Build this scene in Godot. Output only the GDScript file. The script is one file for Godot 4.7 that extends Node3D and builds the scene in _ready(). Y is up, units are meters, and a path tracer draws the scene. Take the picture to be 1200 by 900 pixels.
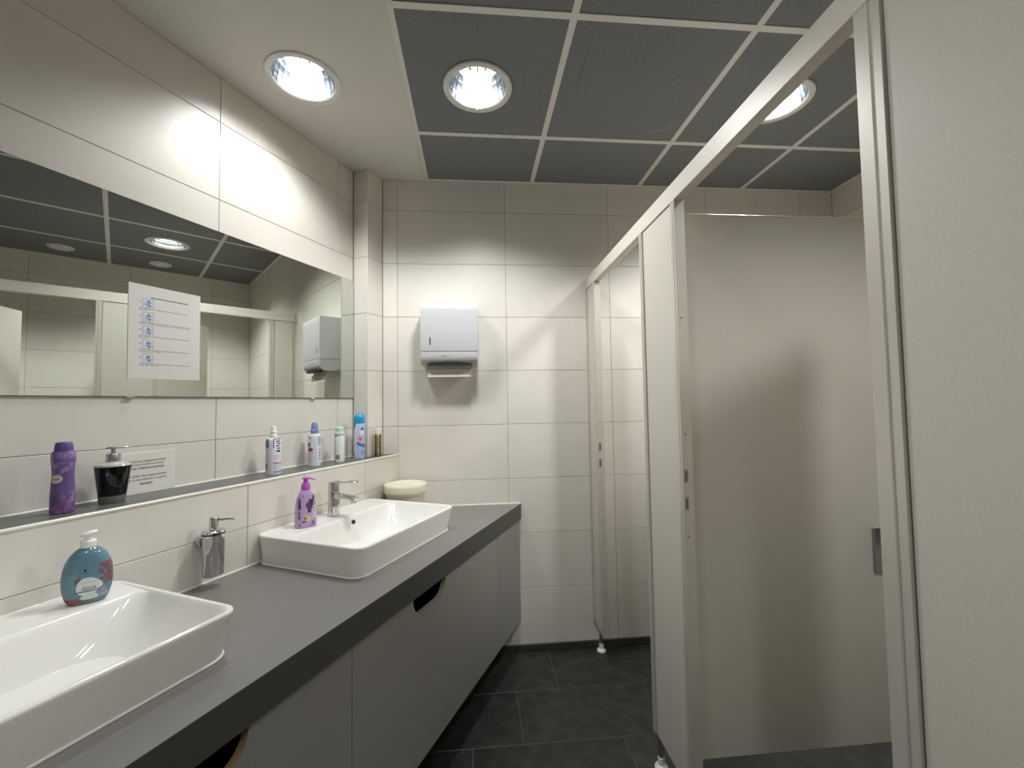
extends Node3D
# A washroom: skewed vanity wall on the left, tiled end wall, toilet cubicles on the right.
# World: end wall is z = 0, x to the right, y up, floor y = 0. The left wall is skewed by TH.

const TH := 0.4552
const X0 := -0.6027
const CEIL := 2.611
const PHI := PI / 2 - TH
const ROW0 := 0.0377          # first tile course starts here, courses are 0.30 high
const RIGHT := 2.19
const REAR := 4.2
const LEDGE := 0.171          # depth of the tiled ledge in front of the left wall
const SHELF := 1.09
const TOP := 0.80             # worktop height

var M := {}
var rng := RandomNumberGenerator.new()
var lw_frame := Transform3D()
var shape_cache := {}

func _ready() -> void:
	rng.seed = 7
	# ---- camera
	var cam := Camera3D.new()
	cam.name = "camera"
	cam.fov = rad_to_deg(2.0 * atan(450.0 / 497.0))
	cam.position = Vector3(0, 1.3563, 2.363)
	cam.rotation = Vector3(0.0445, -0.0878, -0.0155)
	cam.near = 0.02
	add_child(cam)
	cam.current = true
	# ---- environment
	var env := Environment.new()
	env.background_mode = Environment.BG_COLOR
	env.background_color = Color(0, 0, 0)
	env.tonemap_mode = Environment.TONE_MAPPER_LINEAR
	env.tonemap_exposure = 1.15
	env.sdfgi_enabled = true
	env.ssao_enabled = true
	env.ssil_enabled = true
	var we := WorldEnvironment.new()
	we.name = "world_environment"
	we.environment = env
	add_child(we)
	lw_frame = Transform3D(Basis(Vector3.UP, PHI), Vector3(X0, 0, 0))
	make_materials()
	# ---- lamps (each carries its own light)
	downlight(Vector3(-0.641, CEIL, 0.722), "round recessed downlight in the white plaster strip above the mirror", 0.58)
	downlight(Vector3(0.0255, CEIL, 0.722), "round recessed downlight in the dark grey ceiling tile near the end wall", 1.2)
	downlight(Vector3(1.287, CEIL, 0.727), "round recessed downlight above the toilet cubicles, half hidden by the rail", 1.65)
	downlight(Vector3(0.0255, CEIL, 2.005), "round recessed downlight in the grey ceiling overhead, out of the picture", 0.3)
	downlight(Vector3(1.287, CEIL, 2.1), "round recessed downlight above the nearest cubicle, out of the picture", 0.92)
	downlight(Vector3(0.0255, CEIL, 3.265), "round recessed downlight in the grey ceiling behind the viewpoint", 0.85)
	# ---- structure
	build_end_wall()
	build_left_wall()
	build_other_walls()
	build_floor()
	build_ceiling()
	# ---- large things
	build_vanity()
	build_cubicles()
	build_mirror()
	# ---- objects
	build_basins()
	build_dispensers()
	build_shelf_bottles()
	build_papers()
	build_small()

# ------------------------------------------------------------------ naming helpers
var taken := {}
func numbered(called: String, parent: Node) -> String:
	var key := str(parent.get_instance_id()) + "/" + called
	var n: int = taken.get(key, 0)
	taken[key] = n + 1
	return called if n == 0 else "%s_%03d" % [called, n]

func tag(o: Node, label: String, category: String, group := "") -> void:
	o.set_meta("label", label)
	o.set_meta("category", category)
	if group != "":
		o.set_meta("group", group)

func thing(called: String, label: String, category: String, at := Vector3.ZERO, turn := 0.0, group := "") -> Node3D:
	var o := Node3D.new()
	o.name = numbered(called, self)
	add_child(o)
	o.position = at
	o.rotation.y = turn
	tag(o, label, category, group)
	return o

func put(st: SurfaceTool, called: String, mat: Material, parent: Node, at := Vector3.ZERO, turn := 0.0) -> MeshInstance3D:
	return put_mesh(st.commit(), called, mat, parent, at, turn)

func put_mesh(mesh: Mesh, called: String, mat: Material, parent: Node, at := Vector3.ZERO, turn := 0.0) -> MeshInstance3D:
	var o := MeshInstance3D.new()
	o.mesh = mesh
	o.material_override = mat
	o.name = numbered(called, parent)
	o.cast_shadow = GeometryInstance3D.SHADOW_CASTING_SETTING_ON
	parent.add_child(o)
	o.position = at
	o.rotation.y = turn
	return o

func structure(o: Node) -> Node:
	o.set_meta("kind", "structure")
	return o

# left wall coordinates: s along the wall towards the camera, y up, off out of the wall
func lw(s: float, y: float, off: float) -> Vector3:
	return lw_frame * Vector3(-s, y, off)

# ------------------------------------------------------------------ mesh helpers
func begin() -> SurfaceTool:
	var st := SurfaceTool.new()
	st.begin(Mesh.PRIMITIVE_TRIANGLES)
	return st

func vert(st: SurfaceTool, p: Vector3, n: Vector3, uv: Vector2) -> void:
	st.set_normal(n)
	st.set_uv(uv)
	st.add_vertex(p)

func tri(st: SurfaceTool, a: Vector3, b: Vector3, c: Vector3, na: Vector3, nb: Vector3, nc: Vector3, ua := Vector2.ZERO, ub := Vector2.ZERO, uc := Vector2.ZERO) -> void:
	var g := (b - a).cross(c - a)
	if g.length_squared() < 1e-16:
		return
	if g.dot(na + nb + nc) > 0.0:
		vert(st, a, na, ua); vert(st, c, nc, uc); vert(st, b, nb, ub)
	else:
		vert(st, a, na, ua); vert(st, b, nb, ub); vert(st, c, nc, uc)

func quad(st: SurfaceTool, a: Vector3, b: Vector3, c: Vector3, d: Vector3, n: Vector3) -> void:
	tri(st, a, b, c, n, n, n, Vector2(0, 1), Vector2(1, 1), Vector2(1, 0))
	tri(st, a, c, d, n, n, n, Vector2(0, 1), Vector2(1, 0), Vector2(0, 0))

# box with chamfered edges
func bbox(st: SurfaceTool, c: Vector3, s: Vector3, b := 0.0) -> void:
	var h := s / 2.0
	b = minf(b, minf(h.x, minf(h.y, h.z)) * 0.9)
	var ax := [Vector3.RIGHT, Vector3.UP, Vector3.BACK]
	for i in 3:
		var j := (i + 1) % 3
		var k := (i + 2) % 3
		for sg in [-1.0, 1.0]:
			var n: Vector3 = ax[i] * sg
			var o: Vector3 = c + n * h[i]
			var u: Vector3 = ax[j] * (h[j] - b)
			var v: Vector3 = ax[k] * (h[k] - b)
			quad(st, o - u - v, o + u - v, o + u + v, o - u + v, n)
	if b <= 0.0:
		return
	for i in 3:
		var j := (i + 1) % 3
		var k := (i + 2) % 3
		for sa in [-1.0, 1.0]:
			for sb in [-1.0, 1.0]:
				var n: Vector3 = (ax[i] * sa + ax[j] * sb).normalized()
				var p: Vector3 = c + ax[i] * sa * h[i] + ax[j] * sb * (h[j] - b)
				var q: Vector3 = c + ax[i] * sa * (h[i] - b) + ax[j] * sb * h[j]
				var t: Vector3 = ax[k] * (h[k] - b)
				quad(st, p - t, q - t, q + t, p + t, n)
	for sx in [-1.0, 1.0]:
		for sy in [-1.0, 1.0]:
			for sz in [-1.0, 1.0]:
				var n := Vector3(sx, sy, sz).normalized()
				tri(st, c + Vector3(sx * h.x, sy * (h.y - b), sz * (h.z - b)), c + Vector3(sx * (h.x - b), sy * h.y, sz * (h.z - b)), c + Vector3(sx * (h.x - b), sy * (h.y - b), sz * h.z), n, n, n)

# tile: front face at z = 0 (towards +z), edges chamfered, size w x h, thickness t; centred
func tile_mesh(w: float, h: float, t := 0.008, b := 0.0009) -> Mesh:
	var key := "%.4f %.4f %.4f %.4f" % [w, h, t, b]
	if shape_cache.has(key):
		return shape_cache[key]
	var st := begin()
	var x := w / 2; var y := h / 2
	quad(st, Vector3(-x + b, -y + b, 0), Vector3(x - b, -y + b, 0), Vector3(x - b, y - b, 0), Vector3(-x + b, y - b, 0), Vector3.BACK)
	for e in [[Vector2(1, 0)], [Vector2(-1, 0)], [Vector2(0, 1)], [Vector2(0, -1)]]:
		var d: Vector2 = e[0]
		var sd := Vector2(-d.y, d.x)
		var c := Vector2(d.x * x, d.y * y)
		var l := absf(sd.x) * x + absf(sd.y) * y
		var n := Vector3(d.x, d.y, 1).normalized()
		var p := c + sd * l; var q := c - sd * l
		var pi := p - d * b - sd * b; var qi := q - d * b + sd * b
		quad(st, Vector3(p.x, p.y, -b), Vector3(q.x, q.y, -b), Vector3(qi.x, qi.y, 0), Vector3(pi.x, pi.y, 0), n)
		quad(st, Vector3(p.x, p.y, -t), Vector3(q.x, q.y, -t), Vector3(q.x, q.y, -b), Vector3(p.x, p.y, -b), Vector3(d.x, d.y, 0))
	var m := st.commit()
	shape_cache[key] = m
	return m

# polygon in the xy plane extruded along z from d0 to d1, then moved by xf
func extrude(st: SurfaceTool, poly: PackedVector2Array, d0: float, d1: float, xf := Transform3D(), smooth := false) -> void:
	var idx := Geometry2D.triangulate_polygon(poly)
	var lo := minf(d0, d1); var hi := maxf(d0, d1)
	for z in [lo, hi]:
		var n: Vector3 = (xf.basis * Vector3(0, 0, 1 if z == hi else -1)).normalized()
		for i in range(0, idx.size(), 3):
			var a := poly[idx[i]]; var b := poly[idx[i + 1]]; var c := poly[idx[i + 2]]
			tri(st, xf * Vector3(a.x, a.y, z), xf * Vector3(b.x, b.y, z), xf * Vector3(c.x, c.y, z), n, n, n)
	var area := 0.0
	for i in poly.size():
		var a := poly[i]; var b := poly[(i + 1) % poly.size()]
		area += a.x * b.y - b.x * a.y
	var sg := 1.0 if area > 0 else -1.0
	var ns: Array[Vector2] = []
	for i in poly.size():
		var e := (poly[(i + 1) % poly.size()] - poly[i]).normalized()
		ns.append(Vector2(e.y, -e.x) * sg)
	for i in poly.size():
		var a := poly[i]; var b := poly[(i + 1) % poly.size()]
		var n0 := ns[i]; var n1 := ns[i]
		if smooth:
			var pv: Vector2 = ns[(i + poly.size() - 1) % poly.size()]
			var nx: Vector2 = ns[(i + 1) % poly.size()]
			if pv.dot(ns[i]) > 0.75: n0 = (pv + ns[i]).normalized()
			if nx.dot(ns[i]) > 0.75: n1 = (nx + ns[i]).normalized()
		var va: Vector3 = (xf.basis * Vector3(n0.x, n0.y, 0)).normalized()
		var vb: Vector3 = (xf.basis * Vector3(n1.x, n1.y, 0)).normalized()
		tri(st, xf * Vector3(a.x, a.y, lo), xf * Vector3(b.x, b.y, lo), xf * Vector3(b.x, b.y, hi), va, vb, vb)
		tri(st, xf * Vector3(a.x, a.y, lo), xf * Vector3(b.x, b.y, hi), xf * Vector3(a.x, a.y, hi), va, vb, va)

# plan polygon (x, z) raised from y0 to y1
func prism(st: SurfaceTool, plan: PackedVector2Array, y0: float, y1: float) -> void:
	extrude(st, plan, y0, y1, Transform3D(Basis(Vector3.RIGHT, Vector3.BACK, Vector3.UP), Vector3.ZERO))

# body of revolution about y; profile of (radius, y); oval factors sx, sz; u = 0.5 faces +z
func lathe(st: SurfaceTool, prof: Array, seg := 32, sx := 1.0, sz := 1.0, c := Vector3.ZERO, sharp := 0.8) -> void:
	var n := prof.size()
	var ylo := 1e9; var yhi := -1e9
	for p in prof:
		ylo = minf(ylo, p.y); yhi = maxf(yhi, p.y)
	var bn: Array[Vector2] = []
	for i in n - 1:
		var d: Vector2 = (prof[i + 1] - prof[i]).normalized()
		bn.append(Vector2(d.y, -d.x))
	for i in n - 1:
		var n0 := bn[i]; var n1 := bn[i]
		if i > 0 and bn[i - 1].dot(bn[i]) > sharp: n0 = (bn[i - 1] + bn[i]).normalized()
		if i < n - 2 and bn[i + 1].dot(bn[i]) > sharp: n1 = (bn[i + 1] + bn[i]).normalized()
		var a: Vector2 = prof[i]; var b: Vector2 = prof[i + 1]
		var va := (yhi - a.y) / maxf(yhi - ylo, 1e-6); var vb := (yhi - b.y) / maxf(yhi - ylo, 1e-6)
		for k in seg:
			var u0 := float(k) / seg; var u1 := float(k + 1) / seg
			var t0 := TAU * (u0 - 0.5); var t1 := TAU * (u1 - 0.5)
			var d0 := Vector3(sin(t0), 0, cos(t0)); var d1 := Vector3(sin(t1), 0, cos(t1))
			var e0 := Vector3(d0.x * sx, 0, d0.z * sz); var e1 := Vector3(d1.x * sx, 0, d1.z * sz)
			var m0 := Vector3(d0.x / sx, 0, d0.z / sz).normalized(); var m1 := Vector3(d1.x / sx, 0, d1.z / sz).normalized()
			var A := c + e0 * a.x + Vector3.UP * a.y; var B := c + e1 * a.x + Vector3.UP * a.y
			var C := c + e1 * b.x + Vector3.UP * b.y; var D := c + e0 * b.x + Vector3.UP * b.y
			var nA := (m0 * n0.x + Vector3.UP * n0.y).normalized(); var nB := (m1 * n0.x + Vector3.UP * n0.y).normalized()
			var nC := (m1 * n1.x + Vector3.UP * n1.y).normalized(); var nD := (m0 * n1.x + Vector3.UP * n1.y).normalized()
			tri(st, A, B, C, nA, nB, nC, Vector2(u0, va), Vector2(u1, va), Vector2(u1, vb))
			tri(st, A, C, D, nA, nC, nD, Vector2(u0, va), Vector2(u1, vb), Vector2(u0, vb))

# skin over closed rings (arrays of equal length); normals follow ring x upwards order; sg flips
func loft(st: SurfaceTool, rings: Array, sg := 1.0, cap0 := false, cap1 := false) -> void:
	var m: int = rings[0].size()
	var r: int = rings.size()
	var nrm: Array = []
	for i in r:
		var row: Array[Vector3] = []
		for j in m:
			var i0 := maxi(i - 1, 0); var i1 := mini(i + 1, r - 1)
			var du: Vector3 = rings[i][(j + 1) % m] - rings[i][(j + m - 1) % m]
			var dv: Vector3 = rings[i1][j] - rings[i0][j]
			row.append((du.cross(dv) * sg).normalized())
		nrm.append(row)
	for i in r - 1:
		for j in m:
			var k := (j + 1) % m
			var u0 := float(j) / m; var u1 := float(j + 1) / m
			var v0 := 1.0 - float(i) / (r - 1); var v1 := 1.0 - float(i + 1) / (r - 1)
			tri(st, rings[i][j], rings[i][k], rings[i + 1][k], nrm[i][j], nrm[i][k], nrm[i + 1][k], Vector2(u0, v0), Vector2(u1, v0), Vector2(u1, v1))
			tri(st, rings[i][j], rings[i + 1][k], rings[i + 1][j], nrm[i][j], nrm[i + 1][k], nrm[i + 1][j], Vector2(u0, v0), Vector2(u1, v1), Vector2(u0, v1))
	for e in [[cap0, 0], [cap1, r - 1]]:
		if e[0]:
			var ring: Array = rings[e[1]]
			var c := Vector3.ZERO
			for p in ring: c += p
			c /= m
			var other: Array = rings[1 if e[1] == 0 else r - 2]
			var oc := Vector3.ZERO
			for p in other: oc += p
			oc /= m
			var n := (c - oc).normalized()
			for j in m:
				tri(st, c, ring[j], ring[(j + 1) % m], n, n, n)

# rounded rectangle ring in the xz plane, running so that loft() with sg = 1 faces outwards when rings rise
func rrect(x0: float, x1: float, z0: float, z1: float, r: float, y: float, q := 6) -> Array:
	var out: Array = []
	r = minf(r, minf(x1 - x0, z1 - z0) * 0.499)
	var cs := [[x1 - r, z0 + r, -PI / 2], [x1 - r, z1 - r, 0.0], [x0 + r, z1 - r, PI / 2], [x0 + r, z0 + r, PI]]
	for c in cs:
		for i in q + 1:
			var a: float = c[2] + PI / 2 * i / q
			out.append(Vector3(c[0] + r * cos(a), y, c[1] + r * sin(a)))
	out.reverse()
	return out

# superellipse ring
func oval(hx: float, hz: float, y: float, p := 2.0, m := 40, cx := 0.0, cz := 0.0) -> Array:
	var out: Array = []
	for i in m:
		var a := -TAU * i / m
		var c := cos(a); var s := sin(a)
		out.append(Vector3(cx + hx * signf(c) * pow(absf(c), 2.0 / p), y, cz + hz * signf(s) * pow(absf(s), 2.0 / p)))
	return out

# tube along a polyline; oval section by fx (side) and fy
func tube(st: SurfaceTool, pts: Array, radii: Array, seg := 12, closed := false, flat := 1.0, up := Vector3.UP) -> void:
	var n := pts.size()
	var rings: Array = []
	for i in n:
		var a: Vector3 = pts[(i + n - 1) % n] if closed else pts[maxi(i - 1, 0)]
		var b: Vector3 = pts[(i + 1) % n] if closed else pts[mini(i + 1, n - 1)]
		var d := (b - a).normalized()
		var s := d.cross(up)
		if s.length() < 0.05: s = d.cross(Vector3.RIGHT)
		s = s.normalized()
		var t := s.cross(d).normalized()
		var ring: Array = []
		for k in seg:
			var w := TAU * k / seg
			ring.append(pts[i] + (s * cos(w) + t * sin(w) * flat) * float(radii[i if radii.size() > 1 else 0]))
		rings.append(ring)
	if closed:
		rings.append(rings[0])
	# orientation: outward from the path
	var m := seg
	for i in rings.size() - 1:
		var c0: Vector3 = pts[i % n]; var c1: Vector3 = pts[(i + 1) % n]
		for k in m:
			var l := (k + 1) % m
			tri(st, rings[i][k], rings[i][l], rings[i + 1][l], (rings[i][k] - c0).normalized(), (rings[i][l] - c0).normalized(), (rings[i + 1][l] - c1).normalized())
			tri(st, rings[i][k], rings[i + 1][l], rings[i + 1][k], (rings[i][k] - c0).normalized(), (rings[i + 1][l] - c1).normalized(), (rings[i + 1][k] - c1).normalized())
	if not closed:
		for e in [[0, 1], [n - 1, n - 2]]:
			var nn: Vector3 = (pts[e[0]] - pts[e[1]]).normalized()
			for k in m:
				tri(st, pts[e[0]], rings[e[0]][k], rings[e[0]][(k + 1) % m], nn, nn, nn)

# convex plan polygon with a round hole, seen from below at height y, with the wall of the hole
func holed(st: SurfaceTool, poly: PackedVector2Array, hc: Vector2, r: float, y: float, t: float) -> void:
	var angs: Array[float] = []
	for i in 48: angs.append(TAU * i / 48.0 - PI)
	for p in poly: angs.append((p - hc).angle())
	angs.sort()
	for i in angs.size():
		var a0 := angs[i]; var a1 := angs[(i + 1) % angs.size()]
		if i == angs.size() - 1: a1 += TAU
		if a1 - a0 < 1e-5: continue
		var d0 := Vector2.from_angle(a0); var d1 := Vector2.from_angle(a1)
		var o0 := reach(poly, hc, d0); var o1 := reach(poly, hc, d1)
		var i0 := hc + d0 * r; var i1 := hc + d1 * r
		for e in [[y, Vector3.DOWN], [y + t, Vector3.UP]]:
			quad(st, Vector3(i0.x, e[0], i0.y), Vector3(o0.x, e[0], o0.y), Vector3(o1.x, e[0], o1.y), Vector3(i1.x, e[0], i1.y), e[1])
		var n := Vector3(-d0.x - d1.x, 0, -d0.y - d1.y).normalized()
		quad(st, Vector3(i0.x, y, i0.y), Vector3(i1.x, y, i1.y), Vector3(i1.x, y + t, i1.y), Vector3(i0.x, y + t, i0.y), n)

func reach(poly: PackedVector2Array, c: Vector2, d: Vector2) -> Vector2:
	var best := 1e9
	for i in poly.size():
		var a := poly[i]; var b := poly[(i + 1) % poly.size()]
		var e := b - a
		var den := d.cross(e)
		if absf(den) < 1e-9: continue
		var t := (a - c).cross(e) / den
		var u := (a - c).cross(d) / den
		if t > 1e-6 and u > -1e-4 and u < 1.0001: best = minf(best, t)
	return c + d * best

func letters(text: String, height: float, called: String, mat: Material, parent: Node, at: Vector3, bold := false, align := HORIZONTAL_ALIGNMENT_CENTER) -> MeshInstance3D:
	var tm := TextMesh.new()
	var f := SystemFont.new()
	f.font_names = PackedStringArray(["Droid Sans"])
	if bold: f.font_weight = 700
	tm.font = f
	tm.text = text
	tm.font_size = 32
	tm.pixel_size = height / 24.0
	tm.depth = 0.0004
	tm.horizontal_alignment = align
	return put_mesh(tm, called, mat, parent, at)

# ------------------------------------------------------------------ materials
func mat(c: Color, rough := 0.5, metal := 0.0, spec := 0.5) -> StandardMaterial3D:
	var m := StandardMaterial3D.new()
	m.albedo_color = c
	m.roughness = rough
	m.metallic = metal
	m.metallic_specular = spec
	return m

func c8(r: int, g: int, b: int) -> Color:
	return Color8(r, g, b)

func noise_tex(freq: float, lo: Color, hi: Color, sd: int, size := 256, oct := 4, contrast := 1.0) -> ImageTexture:
	var fn := FastNoiseLite.new()
	fn.noise_type = FastNoiseLite.TYPE_SIMPLEX_SMOOTH
	fn.seed = sd
	fn.frequency = freq
	fn.fractal_octaves = oct
	var g := fn.get_seamless_image(size, size)
	g.convert(Image.FORMAT_L8)
	var img := Image.create(size, size, false, Image.FORMAT_RGB8)
	for y in size:
		for x in size:
			var v := clampf((g.get_pixel(x, y).r - 0.5) * contrast + 0.5, 0, 1)
			img.set_pixel(x, y, lo.lerp(hi, v))
	img.generate_mipmaps()
	return ImageTexture.create_from_image(img)

func tri_tex(m: StandardMaterial3D, tex: Texture2D, scale: float) -> StandardMaterial3D:
	m.albedo_texture = tex
	m.uv1_triplanar = true
	m.uv1_world_triplanar = true
	m.uv1_scale = Vector3.ONE * scale
	return m

func relief(m: StandardMaterial3D, freq: float, sd: int, strength: float) -> StandardMaterial3D:
	var fn := FastNoiseLite.new()
	fn.seed = sd
	fn.frequency = freq
	var g := fn.get_seamless_image(256, 256)
	g.convert(Image.FORMAT_RGBA8)
	g.bump_map_to_normal_map(1.0)
	g.generate_mipmaps()
	m.normal_enabled = true
	m.normal_texture = ImageTexture.create_from_image(g)
	m.normal_scale = strength
	return m

func make_materials() -> void:
	M.tile = tri_tex(mat(Color.WHITE, 0.32), noise_tex(0.012, c8(221, 216, 205), c8(227, 222, 212), 3, 256, 3), 1.3)
	M.tile_b = tri_tex(mat(c8(252, 252, 252), 0.33), noise_tex(0.012, c8(220, 215, 204), c8(226, 221, 211), 4, 256, 3), 1.1)
	M.grout = mat(c8(150, 143, 132), 0.85)
	M.plaster = mat(c8(214, 210, 202), 0.85)
	M.floor_tile = relief(tri_tex(mat(Color.WHITE, 0.42), noise_tex(0.02, c8(42, 43, 41), c8(60, 60, 57), 11, 512, 5, 1.6), 1.2), 0.06, 5, 0.12)
	M.floor_tile_b = relief(tri_tex(mat(c8(246, 246, 246), 0.45), noise_tex(0.024, c8(40, 41, 39), c8(58, 58, 55), 12, 512, 5, 1.6), 1.0), 0.06, 6, 0.12)
	M.floor_grout = mat(c8(92, 90, 84), 0.9)
	M.skirting = tri_tex(mat(Color.WHITE, 0.45), noise_tex(0.02, c8(50, 50, 48), c8(66, 66, 62), 13, 256, 4), 1.5)
	M.ceil_tile = relief(tri_tex(mat(Color.WHITE, 0.9), noise_tex(0.09, c8(118, 120, 120), c8(129, 130, 129), 21, 256, 3), 3.0), 0.25, 22, 0.25)
	M.grid = mat(c8(222, 219, 211), 0.5)
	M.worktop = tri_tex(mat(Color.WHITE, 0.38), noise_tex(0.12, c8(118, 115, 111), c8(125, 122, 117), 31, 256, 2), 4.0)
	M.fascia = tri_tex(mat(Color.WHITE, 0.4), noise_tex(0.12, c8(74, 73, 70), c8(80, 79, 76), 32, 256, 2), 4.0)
	M.shelf = tri_tex(mat(Color.WHITE, 0.35), noise_tex(0.05, c8(86, 88, 87), c8(100, 102, 100), 33, 256, 3), 4.0)
	M.front = tri_tex(mat(Color.WHITE, 0.45), noise_tex(0.12, c8(148, 146, 140), c8(154, 152, 146), 34, 256, 2), 4.0)
	M.core = mat(c8(150, 128, 88), 0.8)
	M.carcass = mat(c8(60, 58, 55), 0.7)
	M.panel = relief(tri_tex(mat(Color.WHITE, 0.42), noise_tex(0.1, c8(201, 196, 184), c8(207, 202, 191), 41, 256, 3), 5.0), 0.3, 42, 0.06)
	M.alu = mat(c8(206, 201, 190), 0.36, 0.3)
	M.rail = mat(c8(216, 211, 200), 0.4, 0.1)
	M.strike = mat(c8(168, 163, 152), 0.35, 0.8)
	M.slot = mat(c8(28, 27, 26), 0.6)
	M.hole = mat(c8(104, 98, 90), 0.5)
	M.chrome = mat(c8(206, 206, 208), 0.07, 1.0)
	M.satin = mat(c8(190, 190, 190), 0.3, 1.0)
	M.mirror = mat(c8(222, 226, 220), 0.0, 1.0)
	M.mirror_edge = mat(c8(92, 92, 86), 0.3)
	M.ceramic = mat(c8(230, 228, 222), 0.07)
	M.silicone = mat(c8(228, 225, 216), 0.35)
	M.white_plastic = mat(c8(236, 234, 228), 0.3)
	M.dispenser = mat(c8(198, 196, 199), 0.5)
	M.dispenser_low = mat(c8(192, 190, 191), 0.5)
	M.towel = mat(c8(214, 210, 196), 0.9)
	M.paper = mat(c8(232, 230, 224), 0.7)
	M.ink = mat(c8(52, 50, 50), 0.8)
	M.trim_white = mat(c8(226, 222, 212), 0.25)
	M.lamp_trim = mat(c8(222, 220, 216), 0.35)
	M.reflector = mat(c8(214, 222, 232), 0.2, 1.0)
	M.lamp_glow = mat(c8(255, 253, 246), 0.5)
	M.lamp_glow.emission_enabled = true
	M.lamp_glow.emission = Color(1.0, 0.985, 0.95)
	M.lamp_glow.emission_energy_multiplier = 3.2
	M.black_liquid = mat(c8(12, 12, 13), 0.08)
	M.bucket = mat(c8(226, 219, 200), 0.4)
	M.scuff_pale = mat(c8(140, 141, 139), 0.9)
	M.scuff_dark = mat(c8(106, 108, 108), 0.9)
	M.rubber = mat(c8(70, 68, 64), 0.7)

# ------------------------------------------------------------------ lamps
func downlight(at: Vector3, label: String, power: float) -> void:
	var o := thing("downlight", label, "ceiling light", at, 0.0, "recessed downlights")
	var st := begin()
	lathe(st, [Vector2(0.112, 0.004), Vector2(0.1125, -0.004), Vector2(0.118, -0.0075), Vector2(0.128, -0.008), Vector2(0.1355, -0.005), Vector2(0.1375, 0.001)], 56)
	put(st, "trim_ring", M.lamp_trim, o)
	# fluted reflector bowl above the ceiling
	st = begin()
	var prof := [Vector2(0.112, 0.003), Vector2(0.111, 0.02), Vector2(0.107, 0.045), Vector2(0.099, 0.075), Vector2(0.086, 0.1), Vector2(0.066, 0.12), Vector2(0.03, 0.128), Vector2(0.0, 0.129)]
	var rev: Array = []
	for p in prof: rev.push_front(p)
	var seg := 28
	for i in rev.size() - 1:
		var a: Vector2 = rev[i]; var b: Vector2 = rev[i + 1]
		for k in seg:
			var t0 := TAU * k / seg; var t1 := TAU * (k + 1) / seg; var tm := (t0 + t1) / 2
			var d: Vector2 = (b - a).normalized()
			var n := Vector3(sin(tm) * d.y, -d.x, cos(tm) * d.y).normalized()
			if n.y > 0: n = -n
			quad(st, Vector3(sin(t0) * a.x, a.y, cos(t0) * a.x), Vector3(sin(t1) * a.x, a.y, cos(t1) * a.x), Vector3(sin(t1) * b.x, b.y, cos(t1) * b.x), Vector3(sin(t0) * b.x, b.y, cos(t0) * b.x), n)
	put(st, "reflector", M.reflector, o)
	# two folded lamp tubes lying across the bowl
	for s in [-1.0, 1.0]:
		st = begin()
		var z: float = 0.03 * s
		tube(st, [Vector3(z - 0.016, 0.05, 0.075), Vector3(z - 0.016, 0.05, -0.05), Vector3(z - 0.008, 0.05, -0.066), Vector3(z + 0.008, 0.05, -0.066), Vector3(z + 0.016, 0.05, -0.05), Vector3(z + 0.016, 0.05, 0.075)], [0.0105], 12)
		put(st, "lamp_tube", M.lamp_glow, o)
	st = begin()
	bbox(st, Vector3(0, 0.054, 0.084), Vector3(0.09, 0.028, 0.02), 0.004)
	put(st, "lamp_socket", M.white_plastic, o)
	for k in 3:
		st = begin()
		var a := TAU * k / 3.0 + 0.5
		bbox(st, Vector3(cos(a) * 0.117, -0.008, sin(a) * 0.117), Vector3(0.006, 0.003, 0.006), 0.001)
		put(st, "clip", M.satin, o)
	if power > 0.0:
		var l := SpotLight3D.new()
		l.name = "lamp_light"
		o.add_child(l)
		l.position = Vector3(0, -0.012, 0)
		l.rotation.x = -PI / 2
		l.spot_angle = 66.5
		l.spot_angle_attenuation = 0.5
		l.spot_range = 12.0
		l.spot_attenuation = 2.0
		l.light_size = 0.09
		l.light_color = Color(0.985, 0.995, 1.0)
		l.light_energy = power
		l.shadow_enabled = true

# ------------------------------------------------------------------ walls
func rows_between(y0: float, y1: float) -> Array:
	var out: Array = []
	for k in 10:
		var a := maxf(ROW0 + 0.3 * k, y0); var b := minf(ROW0 + 0.3 * (k + 1), y1)
		if b - a > 0.004: out.append([a, b])
	return out

# tiles on a local frame whose +z faces the room: columns are edges along local x
func tile_field(parent: Node3D, cols: Array, rows: Array, z := 0.0, turn := 0.0, origin := Vector3.ZERO) -> void:
	var basis := Basis(Vector3.UP, turn)
	for i in cols.size() - 1:
		for r in rows:
			var w: float = cols[i + 1] - cols[i] - 0.0022
			var h: float = r[1] - r[0] - 0.0022
			if w < 0.004 or h < 0.004: continue
			var p := Vector3((cols[i] + cols[i + 1]) / 2, (r[0] + r[1]) / 2, z)
			put_mesh(tile_mesh(w, h), "tile", M.tile if rng.randf() < 0.5 else M.tile_b, parent, origin + basis * p, turn)

func build_end_wall() -> void:
	var st := begin()
	bbox(st, Vector3(0.8, 1.45, -0.1015), Vector3(3.3, 2.9, 0.2))
	var w := put(st, "wall_back", M.grout, self)
	structure(w)
	tile_field(w, [-0.4985, -0.4188, 0.1812, 0.7812, 1.3812, 1.9812, RIGHT], rows_between(ROW0, CEIL))
	# skirting of floor tile
	st = begin()
	bbox(st, Vector3(0.85, 0.0185, 0.0015), Vector3(2.68, 0.037, 0.003))
	var b := put(st, "baseboard_back", M.floor_grout, self)
	structure(b)
	var xs := [-0.48, -0.03, 0.575, 1.18, 1.785, RIGHT]
	for i in xs.size() - 1:
		st = begin()
		bbox(st, Vector3((xs[i] + xs[i + 1]) / 2, 0.0192, 0.0045), Vector3(xs[i + 1] - xs[i] - 0.003, 0.036, 0.008), 0.0008)
		put(st, "skirting_tile", M.skirting, b)

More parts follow.
